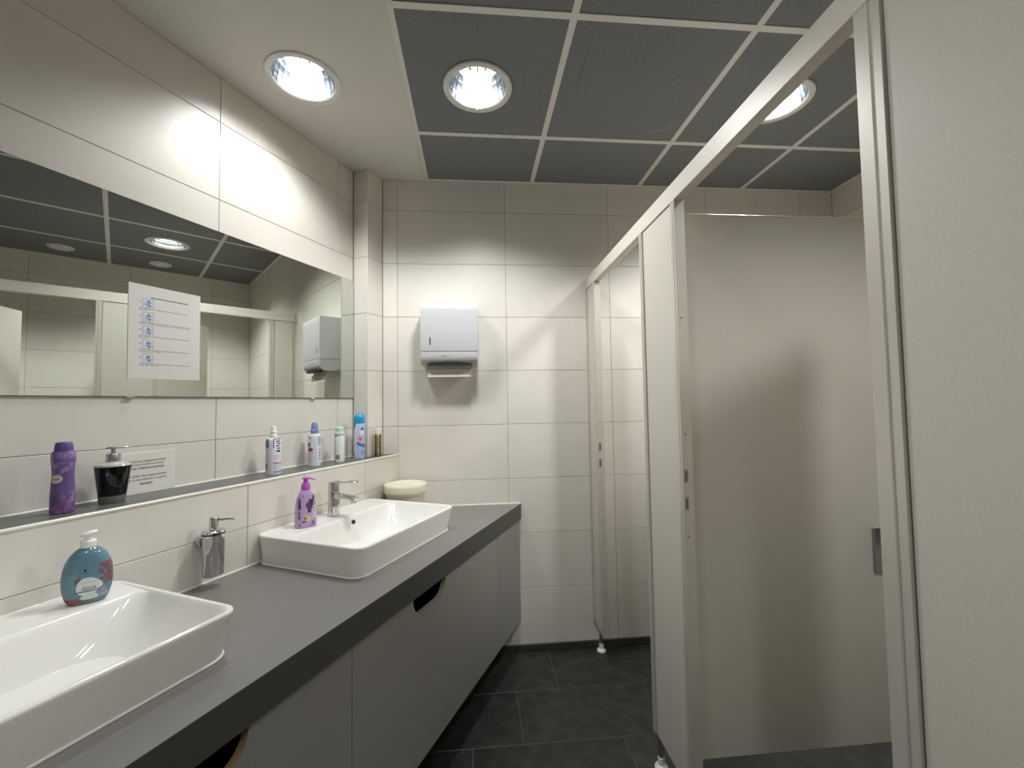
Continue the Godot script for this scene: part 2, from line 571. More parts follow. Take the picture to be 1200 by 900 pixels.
func build_left_wall() -> void:
	# wall slab in wall coordinates
	var st := begin()
	bbox(st, Vector3(-2.3, 1.45, -0.1015), Vector3(5.2, 2.9, 0.2))
	var w := put(st, "wall_left", M.grout, self)
	w.transform = lw_frame
	structure(w)
	var cols := [-4.2, -3.805, -3.202, -2.599, -1.996, -1.393, -0.790, -0.187, -0.0785]
	tile_field(w, cols, rows_between(SHELF, CEIL))
	# tiled pipe casing in the corner, standing on the ledge
	st = begin()
	var d := 0.0936
	prism(st, PackedVector2Array([Vector2(-0.0765, 0.001), Vector2(-0.0765, d - 0.0015), Vector2(0.4895 * d, d - 0.0015), Vector2(0.0, 0.001)]), SHELF, CEIL)
	var p := put(st, "wall_casing", M.grout, self)
	p.transform = lw_frame
	structure(p)
	tile_field(p, [-0.078, 0.042], rows_between(SHELF, CEIL), d)
	tile_field(p, [0.0, d - 0.004], rows_between(SHELF, CEIL), 0.0, -PI / 2, Vector3(-0.078, 0, 0.002))
	st = begin()
	tube(st, [Vector3(-0.0765, SHELF, d - 0.001), Vector3(-0.0765, CEIL, d - 0.001)], [0.0032], 10)
	var tr := put(st, "trim_2", M.trim_white, self)
	tr.transform = lw_frame
	structure(tr)
	# ledge in front of the wall
	st = begin()
	prism(st, PackedVector2Array([Vector2(0.0, 0.0), Vector2(-4.3, 0.0), Vector2(-4.3, LEDGE - 0.0015), Vector2(0.4895 * LEDGE - 0.001, LEDGE - 0.0015)]), 0.0, SHELF - 0.0135)
	var g := put(st, "wall_ledge", M.grout, self)
	g.transform = lw_frame
	structure(g)
	tile_field(g, [-3.805, -3.202, -2.599, -1.996, -1.393, -0.790, -0.187, 0.082], rows_between(0.3377, SHELF - 0.0075), LEDGE)
	st = begin()
	prism(st, PackedVector2Array([Vector2(0.0, 0.0), Vector2(-4.3, 0.0), Vector2(-4.3, LEDGE - 0.004), Vector2(0.4895 * LEDGE - 0.003, LEDGE - 0.004)]), SHELF - 0.0125, SHELF)
	put(st, "shelf_slab", M.shelf, g)
	st = begin()
	tube(st, [Vector3(0.4895 * LEDGE - 0.004, SHELF - 0.0035, LEDGE - 0.002), Vector3(-4.3, SHELF - 0.0035, LEDGE - 0.002)], [0.0055], 12)
	tr = put(st, "trim_1", M.trim_white, self)
	tr.transform = lw_frame
	structure(tr)
	# silicone bead between shelf and wall
	st = begin()
	tube(st, [Vector3(-0.08, SHELF + 0.001, 0.001), Vector3(-4.2, SHELF + 0.001, 0.001)], [0.003], 8)
	put(st, "silicone_bead", M.silicone, g)

func build_other_walls() -> void:
	var st := begin()
	bbox(st, Vector3(RIGHT + 0.1015, 1.45, 2.0), Vector3(0.2, 2.9, 4.6))
	var w := put(st, "wall_right", M.grout, self)
	structure(w)
	tile_field(w, [0.0, 0.32, 0.92, 1.52, 2.12, 2.72, 3.32, 3.92, 4.2], rows_between(ROW0, CEIL), 0.0, -PI / 2, Vector3(RIGHT, 0, 0))
	st = begin()
	bbox(st, Vector3(-0.15, 1.45, REAR + 0.1), Vector3(5.2, 2.9, 0.2))
	structure(put(st, "wall_rear", M.tile, self))

func build_floor() -> void:
	var st := begin()
	bbox(st, Vector3(-0.1, -0.0515, 2.1), Vector3(5.4, 0.1, 4.6))
	var f := put(st, "floor", M.floor_grout, self)
	structure(f)
	for k in 14:
		var z0 := 0.005 + 0.31 * k; var z1 := minf(z0 + 0.31, REAR)
		var x := 0.382 - 0.2025 * (k % 3)
		while x > -2.6: x -= 0.6075
		while x < RIGHT:
			var a := x; var b := minf(x + 0.6075, RIGHT)
			x += 0.6075
			# nothing shows under the ledge and behind the left wall
			var wall := X0 - 0.4895 * z0 + 0.1
			if b < wall or b - a < 0.02 or z1 - z0 < 0.02: continue
			a = maxf(a, wall - 0.12)
			var o := put_mesh(tile_mesh(b - a - 0.004, z1 - z0 - 0.004, 0.008, 0.001), "floor_tile", M.floor_tile if rng.randf() < 0.5 else M.floor_tile_b, f)
			o.rotation.x = -PI / 2
			o.position = Vector3((a + b) / 2, 0, (z0 + z1) / 2)

func build_ceiling() -> void:
	var st := begin()
	bbox(st, Vector3(-0.1, 2.95, 2.0), Vector3(5.4, 0.1, 4.8))
	var c := put(st, "ceiling", M.plaster, self)
	structure(c)
	# plaster strip along the left wall
	st = begin()
	holed(st, PackedVector2Array([Vector2(-0.62, -0.02), Vector2(-0.262, -0.02), Vector2(-0.262, REAR), Vector2(X0 - 0.4895 * REAR - 0.03, REAR)]), Vector2(-0.641, 0.722), 0.118, CEIL, 0.02)
	put(st, "plaster_strip", M.plaster, c)
	var xs := [-0.262, 0.338, 0.969, 1.600, RIGHT]
	var zs := [0.0, 0.424, 1.06, 1.69, 2.32, 2.95, 3.58, REAR]
	var holes := [Vector2(0.0255, 0.722), Vector2(1.287, 0.727), Vector2(0.0255, 2.005), Vector2(1.287, 2.1), Vector2(0.0255, 3.265)]
	for i in xs.size() - 1:
		for k in zs.size() - 1:
			st = begin()
			var hole = null
			for h in holes:
				if h.x > xs[i] and h.x < xs[i + 1] and h.y > zs[k] and h.y < zs[k + 1]: hole = h
			var x0: float = xs[i] + 0.001; var x1: float = xs[i + 1] - 0.001; var z0: float = zs[k] + 0.001; var z1: float = zs[k + 1] - 0.001
			if hole != null:
				holed(st, PackedVector2Array([Vector2(x0, z0), Vector2(x1, z0), Vector2(x1, z1), Vector2(x0, z1)]), hole, 0.118, CEIL + 0.003, 0.016)
			else:
				bbox(st, Vector3((x0 + x1) / 2, CEIL + 0.011, (z0 + z1) / 2), Vector3(x1 - x0, 0.016, z1 - z0), 0.001)
			put(st, "ceiling_tile", M.ceil_tile, c)
	# scuffs on the second tile: a pale rub and a dark streak
	for e in [[[Vector2(0.80, 0.46), Vector2(0.85, 0.502), Vector2(0.905, 0.53), Vector2(0.962, 0.592)], 0.007, M.scuff_pale], [[Vector2(0.425, 0.72), Vector2(0.42, 0.81), Vector2(0.418, 1.02)], 0.004, M.scuff_dark]]:
		st = begin()
		var ln: Array = e[0]
		for i in ln.size() - 1:
			var p: Vector2 = ln[i]; var q: Vector2 = ln[i + 1]
			var n2: Vector2 = (q - p).orthogonal().normalized() * e[1]
			var w0 := 0.35 if i == 0 else 1.0
			var w1 := 0.2 if i == ln.size() - 2 else 1.0
			quad(st, Vector3(p.x - n2.x * w0, CEIL + 0.0026, p.y - n2.y * w0), Vector3(q.x - n2.x * w1, CEIL + 0.0026, q.y - n2.y * w1), Vector3(q.x + n2.x * w1, CEIL + 0.0026, q.y + n2.y * w1), Vector3(p.x + n2.x * w0, CEIL + 0.0026, p.y + n2.y * w0), Vector3.DOWN)
		put(st, "scuff_mark", e[2], c)
	for i in xs.size():
		st = begin()
		var wd := 0.024
		var cx: float = xs[i] + (0.008 if i == 0 else (-0.01 if i == xs.size() - 1 else 0.0))
		bbox(st, Vector3(cx, CEIL + 0.0015, REAR / 2), Vector3(wd if i > 0 else 0.02, 0.003, REAR), 0.0005)
		put(st, "grid_bar", M.grid, c)
	for k in zs.size():
		st = begin()
		var cz: float = zs[k] + (0.009 if k == 0 else (-0.01 if k == zs.size() - 1 else 0.0))
		bbox(st, Vector3((xs[0] + RIGHT) / 2, CEIL + 0.0012, cz), Vector3(RIGHT - xs[0] - 0.004, 0.003, 0.024 if k > 0 else 0.018), 0.0005)
		put(st, "grid_bar", M.grid, c)

# ------------------------------------------------------------------ vanity
func build_vanity() -> void:
	var k := 0.4895
	var fo := 0.765
	# worktop
	var o := thing("worktop", "long grey worktop carrying both washbasins, running into the end wall", "worktop", lw_frame.origin, PHI)
	var st := begin()
	var fi := fo - 0.001
	var h0 := LEDGE + 0.09; var h1 := LEDGE + 0.43
	prism(st, PackedVector2Array([Vector2(k * LEDGE - 0.003, LEDGE + 0.001), Vector2(-0.21, LEDGE + 0.001), Vector2(-0.21, fi), Vector2(k * fi - 0.003, fi)]), TOP - 0.02, TOP)
	for e in [[0.21, 0.71, true], [0.71, 1.215, false], [1.215, 1.715, true], [1.715, 3.2, false]]:
		var bands := [[LEDGE + 0.001, h0], [h1, fi]] if e[2] else [[LEDGE + 0.001, fi]]
		for b in bands:
			bbox(st, Vector3(-(e[0] + e[1]) / 2, TOP - 0.01, (b[0] + b[1]) / 2), Vector3(e[1] - e[0], 0.02, b[1] - b[0]))
	put(st, "top", M.worktop, o)
	st = begin()
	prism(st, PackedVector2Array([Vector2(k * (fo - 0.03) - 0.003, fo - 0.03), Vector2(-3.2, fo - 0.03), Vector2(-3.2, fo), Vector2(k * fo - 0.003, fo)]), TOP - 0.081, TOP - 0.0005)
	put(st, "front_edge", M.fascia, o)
	st = begin()
	tube(st, [Vector3(k * LEDGE - 0.006, TOP + 0.001, LEDGE + 0.002), Vector3(-3.2, TOP + 0.001, LEDGE + 0.002)], [0.0035], 8)
	put(st, "silicone_bead", M.silicone, o)
	st = begin()
	tube(st, [Vector3(k * LEDGE + 0.004, TOP + 0.001, LEDGE + 0.012), Vector3(k * fo - 0.006, TOP + 0.001, fo - 0.006)], [0.003], 8)
	put(st, "silicone_bead", M.silicone, o)
	# cabinets: [s0, s1, cut-out s0, cut-out s1, label]
	var df := 0.756
	var units := [
		[-0.4, -0.056, 0.0, 0.0, "narrow grey cabinet front under the worktop, against the end wall"],
		[-0.056, 0.932, 0.435, 0.652, "wide grey cabinet front with a half-round grip hole below the far washbasin"],
		[0.932, 1.93, 1.222, 1.44, "grey cabinet front with tan-edged grip hole below the near washbasin"],
		[1.93, 2.93, 2.2, 2.42, "grey cabinet front beside the viewpoint at the near end of the worktop"]]
	for u in units:
		var c := thing("vanity_cabinet", u[4], "cabinet", lw_frame.origin, PHI, "cabinets under the worktop")
		var s0: float = u[0]; var s1: float = u[1]
		# carcass boards, open to the front
		st = begin()
		var bo := 0.25
		if s0 < -0.3:
			prism(st, PackedVector2Array([Vector2(k * bo - 0.01, bo), Vector2(-s1 + 0.001, bo), Vector2(-s1 + 0.001, df - 0.021), Vector2(k * (df - 0.021) - 0.01, df - 0.021)]), 0.172, 0.19)
			bbox(st, Vector3(-s1 + 0.011, 0.45, (bo + df) / 2 - 0.01), Vector3(0.018, 0.52, df - bo - 0.022))
		else:
			bbox(st, Vector3(-(s0 + s1) / 2, 0.181, (bo + df - 0.02) / 2), Vector3(s1 - s0 - 0.002, 0.018, df - bo - 0.022))
			for e in [s0 + 0.011, s1 - 0.011]:
				bbox(st, Vector3(-e, 0.45, (bo + df - 0.02) / 2), Vector3(0.018, 0.52, df - bo - 0.022))
			bbox(st, Vector3(-(s0 + s1) / 2, 0.45, bo + 0.01), Vector3(s1 - s0 - 0.04, 0.52, 0.018))
		put(st, "carcass", M.carcass, c)
		# front board
		var yt := 0.7185; var yb := 0.17
		var g := 0.0015
		var poly := PackedVector2Array()
		st = begin()
		if s0 < -0.3:
			poly = PackedVector2Array([Vector2(k * df - 0.004, yb), Vector2(k * df - 0.004, yt), Vector2(-s1 + g, yt), Vector2(-s1 + g, yb)])
			extrude(st, poly, df - 0.019, df)
			put(st, "door", M.front, c)
		else:
			poly.append(Vector2(-s0 - g, yb)); poly.append(Vector2(-s0 - g, yt))
			var cut: Array = []
			var a: float = u[2]; var b: float = u[3]; var dp := 0.068; var r := 0.055
			cut.append(Vector2(-a, yt))
			for i in 9:
				var t := PI / 2 * i / 8.0
				cut.append(Vector2(-(a + 0.004 + r - r * cos(t)), yt - dp + r - r * sin(t)))
			for i in 9:
				var t := PI / 2 * i / 8.0
				cut.append(Vector2(-(b - 0.004 - r + r * sin(t)), yt - dp + r - r * cos(t)))
			cut.append(Vector2(-b, yt))
			for p in cut: poly.append(p)
			poly.append(Vector2(-s1 + g, yt)); poly.append(Vector2(-s1 + g, yb))
			extrude(st, poly, df - 0.019, df)
			var door := put(st, "door", M.front, c)
			# raw core showing on the edge of the grip hole
			st = begin()
			for i in cut.size() - 1:
				var p: Vector2 = cut[i]; var q: Vector2 = cut[i + 1]
				var e := (q - p).normalized()
				var n := Vector2(e.y, -e.x)
				if n.y < 0 and absf(n.x) < 0.9: n = -n
				var mid := Vector2(-(a + b) / 2, yt)
				if n.dot(mid - p) < 0: n = -n
				var o2 := n * 0.0006
				quad(st, Vector3(p.x + o2.x, p.y + o2.y, df - 0.0185), Vector3(q.x + o2.x, q.y + o2.y, df - 0.0185), Vector3(q.x + o2.x, q.y + o2.y, df - 0.0008), Vector3(p.x + o2.x, p.y + o2.y, df - 0.0008), Vector3(n.x, n.y, 0))
			put(st, "grip_edge", M.core if s0 > 0.5 else M.front, door)

func build_mirror() -> void:
	var o := thing("wall_mirror", "wide frameless wall mirror above the tiled ledge", "mirror", lw_frame.origin, PHI)
	var s0 := 0.0815; var s1 := 1.92; var y0 := 1.3935; var y1 := 2.0135
	var st := begin()
	bbox(st, Vector3(-(s0 + s1) / 2, (y0 + y1) / 2, 0.0035), Vector3(s1 - s0, y1 - y0, 0.005))
	put(st, "backing", M.mirror_edge, o)
	st = begin()
	quad(st, Vector3(-s1 + 0.001, y0 + 0.002, 0.0064), Vector3(-s0 - 0.001, y0 + 0.002, 0.0064), Vector3(-s0 - 0.001, y1 - 0.001, 0.0064), Vector3(-s1 + 0.001, y1 - 0.001, 0.0064), Vector3.BACK)
	put(st, "mirror_glass", M.mirror, o)
	for s in [0.35, 1.06]:
		st = begin()
		bbox(st, Vector3(-s, y0 - 0.001, 0.0065), Vector3(0.022, 0.004, 0.0125), 0.001)
		put(st, "clip", M.chrome, o)

# ------------------------------------------------------------------ cubicles
func upright(parent: Node3D, called: String, x: float, z0: float, z1: float, y0: float, y1: float, t := 0.034) -> MeshInstance3D:
	var st := begin()
	var w := z1 - z0
	# channel profile with a shallow groove down its face
	var poly := PackedVector2Array([Vector2(x, z0), Vector2(x, z0 + w * 0.55), Vector2(x + 0.0025, z0 + w * 0.58), Vector2(x + 0.0025, z0 + w * 0.66), Vector2(x, z0 + w * 0.7), Vector2(x, z1), Vector2(x + t, z1), Vector2(x + t, z0)])
	prism(st, poly, y0, y1)
	return put(st, called, M.alu, parent)

func leg_part(parent: Node3D, x: float, z: float) -> void:
	var st := begin()
	tube(st, [Vector3(x, 0.018, z), Vector3(x, 0.16, z)], [0.009], 16)
	var l := put(st, "leg", M.satin, parent)
	st = begin()
	lathe(st, [Vector2(0.0, 0.0), Vector2(0.023, 0.0), Vector2(0.0245, 0.006), Vector2(0.021, 0.013), Vector2(0.0125, 0.018), Vector2(0.0115, 0.042), Vector2(0.0, 0.042)], 24, 1, 1, Vector3(x, 0, z))
	put(st, "foot", M.white_plastic, l)

func build_cubicles() -> void:
	var o := thing("toilet_cubicles", "warm grey toilet cubicle partition with pale top rail and open doors", "partition")
	var x := 0.64; var yb := 0.15; var yp := 1.9965
	var st := begin()
	bbox(st, Vector3(x + 0.0155, 2.027, 1.75), Vector3(0.033, 0.06, 3.496), 0.0015)
	put(st, "top_rail", M.rail, o)
	# front panels between the uprights: [z0, z1]
	var pans := [[0.018, 0.1455], [0.8255, 1.0575], [1.7795, 2.25], [2.95, 3.5]]
	for p in pans:
		st = begin()
		bbox(st, Vector3(x + 0.017, (yb + yp) / 2, (p[0] + p[1]) / 2), Vector3(0.026, yp - yb, p[1] - p[0]), 0.001)
		put(st, "front_panel", M.panel, o)
	upright(o, "upright", x - 0.001, 0.0015, 0.016, yb, yp)
	var j1 := upright(o, "upright", x - 0.001, 0.148, 0.175, yb, yp)
	upright(o, "upright", x - 0.001, 0.797, 0.823, yb, yp)
	var j2 := upright(o, "upright", x - 0.001, 1.06, 1.087, yb, yp)
	upright(o, "upright", x - 0.001, 1.733, 1.777, yb, yp)
	# strike plates and screws in the uprights that take the bolts
	for e in [[j1, 0.175], [j2, 1.087]]:
		for yy in [1.121, 1.036]:
			st = begin()
			bbox(st, Vector3(x + 0.011, yy, e[1] + 0.0005), Vector3(0.012, 0.042, 0.002), 0.0004)
			var sp := put(st, "strike_plate", M.strike, e[0])
			st = begin()
			bbox(st, Vector3(x + 0.010, yy, e[1] + 0.0013), Vector3(0.006, 0.03, 0.001))
			put(st, "slot", M.hole, sp)
		for yy in [1.617, 1.25, 0.934]:
			st = begin()
			lathe(st, [Vector2(0.0, 0.0), Vector2(0.0026, 0.0), Vector2(0.0022, 0.0012), Vector2(0.0, 0.0012)], 10)
			var sc := put(st, "screw", M.rubber, e[0])
			sc.rotation.x = PI / 2
			sc.position = Vector3(x + 0.012, yy, e[1])
	# partition between the two cubicles
	st = begin()
	bbox(st, Vector3((x + 0.031 + RIGHT) / 2, (0.15 + 2.015) / 2, 0.93), Vector3(RIGHT - x - 0.033, 2.015 - 0.15, 0.028), 0.001)
	var dv := put(st, "side_panel", M.panel, o)
	st = begin()
	bbox(st, Vector3((x + 0.031 + RIGHT) / 2, 2.0165, 0.93), Vector3(RIGHT - x - 0.033, 0.004, 0.031), 0.0005)
	put(st, "edge_strip", M.alu, dv)
	st = begin()
	bbox(st, Vector3((x + 0.031 + RIGHT) / 2, (0.15 + 2.015) / 2, 1.9), Vector3(RIGHT - x - 0.033, 2.015 - 0.15, 0.028), 0.001)
	put(st, "side_panel", M.panel, o)
	# doors, hinged on the near uprights and swung inwards
	for e in [[0.797, 60.0], [1.733, 63.0]]:
		var d := Node3D.new()
		var ang := deg_to_rad(e[1])
		st = begin()
		bbox(st, Vector3(0, (yb + 1.985) / 2, -0.31), Vector3(0.028, 1.985 - yb, 0.615), 0.001)
		var leaf := put(st, "door", M.panel, o, Vector3(x + 0.052, 0, e[0] - 0.002), -ang)
		st = begin()
		bbox(st, Vector3(-0.017, 1.04, -0.55), Vector3(0.006, 0.16, 0.042), 0.002)
		put(st, "lock_plate", M.satin, leaf)
		st = begin()
		tube(st, [Vector3(-0.02, 1.07, -0.55), Vector3(-0.055, 1.07, -0.55), Vector3(-0.06, 1.07, -0.545), Vector3(-0.06, 1.07, -0.44)], [0.009], 12)
		put(st, "handle", M.satin, leaf)
		for yy in [0.4, 1.8]:
			st = begin()
			tube(st, [Vector3(0, yy, 0.004), Vector3(0, yy + 0.09, 0.004)], [0.008], 12)
			put(st, "hinge", M.satin, leaf)
		d.free()
	for z in [0.045, 0.79, 1.80]:
		leg_part(o, x + 0.03, z)
	# toilet roll holder on the partition
	var h := thing("toilet_roll_holder", "metal toilet roll holder on the cubicle side panel, half hidden by the upright", "roll holder", Vector3(1.455, 0.735, 0.9445))
	st = begin()
	bbox(st, Vector3(0.01, 0.08, 0.005), Vector3(0.12, 0.16, 0.008), 0.003)
	put(st, "back_plate", M.satin, h)
	st = begin()
	var cov := PackedVector2Array()
	for i in 9:
		var a := PI / 2 * i / 8.0
		cov.append(Vector2(0.012 + 0.1 * sin(a) * 0.95, 0.06 + 0.1 * cos(a)))
	for i in 9:
		var a := PI / 2 * (8 - i) / 8.0
		cov.append(Vector2(0.012 + 0.097 * sin(a) * 0.95, 0.06 + 0.097 * cos(a)))
	extrude(st, cov, -0.045, 0.055, Transform3D(Basis(Vector3.BACK, Vector3.UP, Vector3.RIGHT), Vector3(0.03, 0, 0)), true)
	put(st, "cover", M.satin, h)

# ------------------------------------------------------------------ basins and taps
func build_basins() -> void:
	for e in [[0.460, "far white rectangular washbasin on the worktop, with chrome tap and lilac soap bottle", "chrome single-lever tap on the far white washbasin"], [1.465, "near white rectangular washbasin at the left edge, with blue soap bottle on its rim", "chrome single-lever tap on the near washbasin"]]:
		var o := thing("washbasin", e[1], "washbasin", lw(e[0], TOP, LEDGE), PHI, "washbasins")
		var st := begin()
		var w := 0.305; var d := 0.472
		# outer shell with rounded upper edge
		var outer: Array = [rrect(-0.296, 0.296, 0.0, d - 0.018, 0.046, 0.001), rrect(-0.2965, 0.2965, 0.0, d - 0.017, 0.046, 0.006), rrect(-0.300, 0.300, 0.0, d - 0.009, 0.044, 0.05), rrect(-0.3035, 0.3035, 0.0, d - 0.002, 0.042, 0.086),
			rrect(-w, w, 0.0, d, 0.036, 0.096), rrect(-w + 0.0008, w - 0.0008, 0.0, d - 0.0008, 0.036, 0.1), rrect(-w + 0.003, w - 0.003, 0.001, d - 0.003, 0.034, 0.1025), rrect(-w + 0.007, w - 0.007, 0.002, d - 0.007, 0.031, 0.1032),
			rrect(-w + 0.011, w - 0.011, 0.003, d - 0.011, 0.029, 0.1022)]
		loft(st, outer, 1.0, true, false)
		# deck and bowl
		var deck: Array = [outer[8], rrect(-w + 0.0125, w - 0.0125, 0.030, d - 0.0125, 0.035, 0.1008), rrect(-w + 0.014, w - 0.014, 0.128, d - 0.014, 0.035, 0.0988),
			rrect(-w + 0.0165, w - 0.0165, 0.134, d - 0.0165, 0.036, 0.096), rrect(-w + 0.021, w - 0.021, 0.138, d - 0.020, 0.04, 0.088), rrect(-w + 0.036, w - 0.036, 0.145, d - 0.030, 0.055, 0.066),
			rrect(-w + 0.06, w - 0.06, 0.152, d - 0.046, 0.07, 0.036), rrect(-w + 0.09, w - 0.09, 0.160, d - 0.066, 0.08, 0.008), rrect(-w + 0.13, w - 0.13, 0.172, d - 0.095, 0.08, -0.014), rrect(-w + 0.18, w - 0.18, 0.19, d - 0.13, 0.07, -0.024), rrect(-0.07, 0.07, 0.215, d - 0.175, 0.04, -0.0275), rrect(-0.024, 0.024, 0.238, 0.286, 0.024, -0.029)]
		loft(st, deck, 1.0, false, true)
		put(st, "bowl", M.ceramic, o)
		st = begin()
		var ring: Array = []
		for p in rrect(-0.297, 0.297, 0.0, d - 0.0165, 0.046, 0.002): ring.append(p)
		tube(st, ring, [0.0032], 8, true)
		put(st, "silicone_bead", M.silicone, o)
		st = begin()
		lathe(st, [Vector2(0.0, -0.022), Vector2(0.02, -0.024), Vector2(0.024, -0.027), Vector2(0.024, -0.03)], 28, 1, 1, Vector3(0, 0, 0.262))
		put(st, "drain", M.chrome, o)
		# overflow opening in the back slope of the bowl
		st = begin()
		lathe(st, [Vector2(0.0, 0.002), Vector2(0.0085, 0.002), Vector2(0.0085, -0.004)], 20, 1.25, 1.0)
		var ov := put(st, "overflow", M.slot, o, Vector3(0.03, 0.072, 0.1432))
		ov.rotation.x = 1.28
		tap(e[0], e[2])

func tap(s: float, label: String) -> void:
	var o := thing("tap", label, "tap", lw(s, TOP + 0.0995, LEDGE + 0.068), PHI, "taps")
	var st := begin()
	lathe(st, [Vector2(0.0, 0.0), Vector2(0.0255, 0.0), Vector2(0.0255, 0.003), Vector2(0.0235, 0.005), Vector2(0.0225, 0.03), Vector2(0.0225, 0.099), Vector2(0.0215, 0.1005), Vector2(0.0, 0.1005)], 36)
	put(st, "body", M.chrome, o)
	# spout: flat tapering arm with the outlet beneath its tip
	st = begin()
	var rings: Array = []
	for e in [[0.005, 0.0165, 0.012, 0.083], [0.03, 0.0165, 0.0115, 0.084], [0.07, 0.0165, 0.0095, 0.0815], [0.105, 0.0165, 0.0075, 0.077], [0.118, 0.0155, 0.006, 0.0755], [0.122, 0.012, 0.004, 0.075]]:
		var ring: Array = []
		for i in 24:
			var a := TAU * i / 24
			var c := cos(a); var sn := sin(a)
			ring.append(Vector3(e[1] * signf(c) * pow(absf(c), 0.55), e[3] + e[2] * signf(sn) * pow(absf(sn), 0.55), e[0]))
		rings.append(ring)
	loft(st, rings, 1.0, true, true)
	put(st, "spout", M.chrome, o)
	st = begin()
	lathe(st, [Vector2(0.0, -0.011), Vector2(0.0095, -0.011), Vector2(0.0105, -0.008), Vector2(0.0105, 0.004)], 24, 1, 1, Vector3(0, 0.069, 0.104))
	put(st, "outlet", M.satin, o)
	st = begin()
	lathe(st, [Vector2(0.0, 0.1), Vector2(0.0205, 0.1), Vector2(0.0205, 0.1035), Vector2(0.0222, 0.1045), Vector2(0.0222, 0.137), Vector2(0.021, 0.1395), Vector2(0.0, 0.141)], 36)
	put(st, "cap", M.chrome, o)
	# loop lever
	st = begin()
	var pts: Array = []
	for i in 20:
		var a := PI * i / 19.0 - PI / 2
		pts.append(Vector3(0.0135 * -sin(a), 0.1455, 0.107 + 0.0135 * cos(a)))
	pts.push_front(Vector3(0.0155, 0.139, 0.0)); pts.append(Vector3(-0.0155, 0.139, 0.0))
	tube(st, pts, [0.0042], 10, true, 0.62)
	put(st, "lever", M.chrome, o)

# ------------------------------------------------------------------ painted labels (flat print only)
func canvas(w: int, h: int, c: Color) -> Image:
	var i := Image.create(w, h, false, Image.FORMAT_RGB8)
	i.fill(c)
	return i

func rect(i: Image, x: int, y: int, w: int, h: int, c: Color) -> void:
	i.fill_rect(Rect2i(x, y, w, h), c)

func blob(i: Image, cx: float, cy: float, rx: float, ry: float, c: Color, wob := 0.0, lobes := 5, ph := 0.0, al := 1.0) -> void:
	for y in range(maxi(0, int(cy - ry * 1.6)), mini(i.get_height(), int(cy + ry * 1.6) + 1)):
		for x in range(maxi(0, int(cx - rx * 1.6)), mini(i.get_width(), int(cx + rx * 1.6) + 1)):
			var dx := (x - cx) / rx; var dy := (y - cy) / ry
			var r := sqrt(dx * dx + dy * dy)
			if r < 1.0 + wob * sin(lobes * atan2(dy, dx) + ph):
				i.set_pixel(x, y, i.get_pixel(x, y).lerp(c, al))

func scribble(i: Image, x: int, y: int, w: int, h: int, lines: int, c: Color, r: RandomNumberGenerator, th := 2) -> void:
	for k in lines:
		var yy := y + int(float(h) * k / lines)
		var xx := x
		while xx < x + w - 3:
			var l := r.randi_range(3, 12)
			rect(i, xx, yy, mini(l, x + w - xx), th, c)
			xx += l + 3

func printed(i: Image, rough := 0.3) -> StandardMaterial3D:
	i.generate_mipmaps()
	var m := mat(Color.WHITE, rough)
	m.albedo_texture = ImageTexture.create_from_image(i)
	return m

func to_camera(p: Vector3, extra := 0.0) -> float:
	return atan2(0.0 - p.x, 2.363 - p.z) + extra

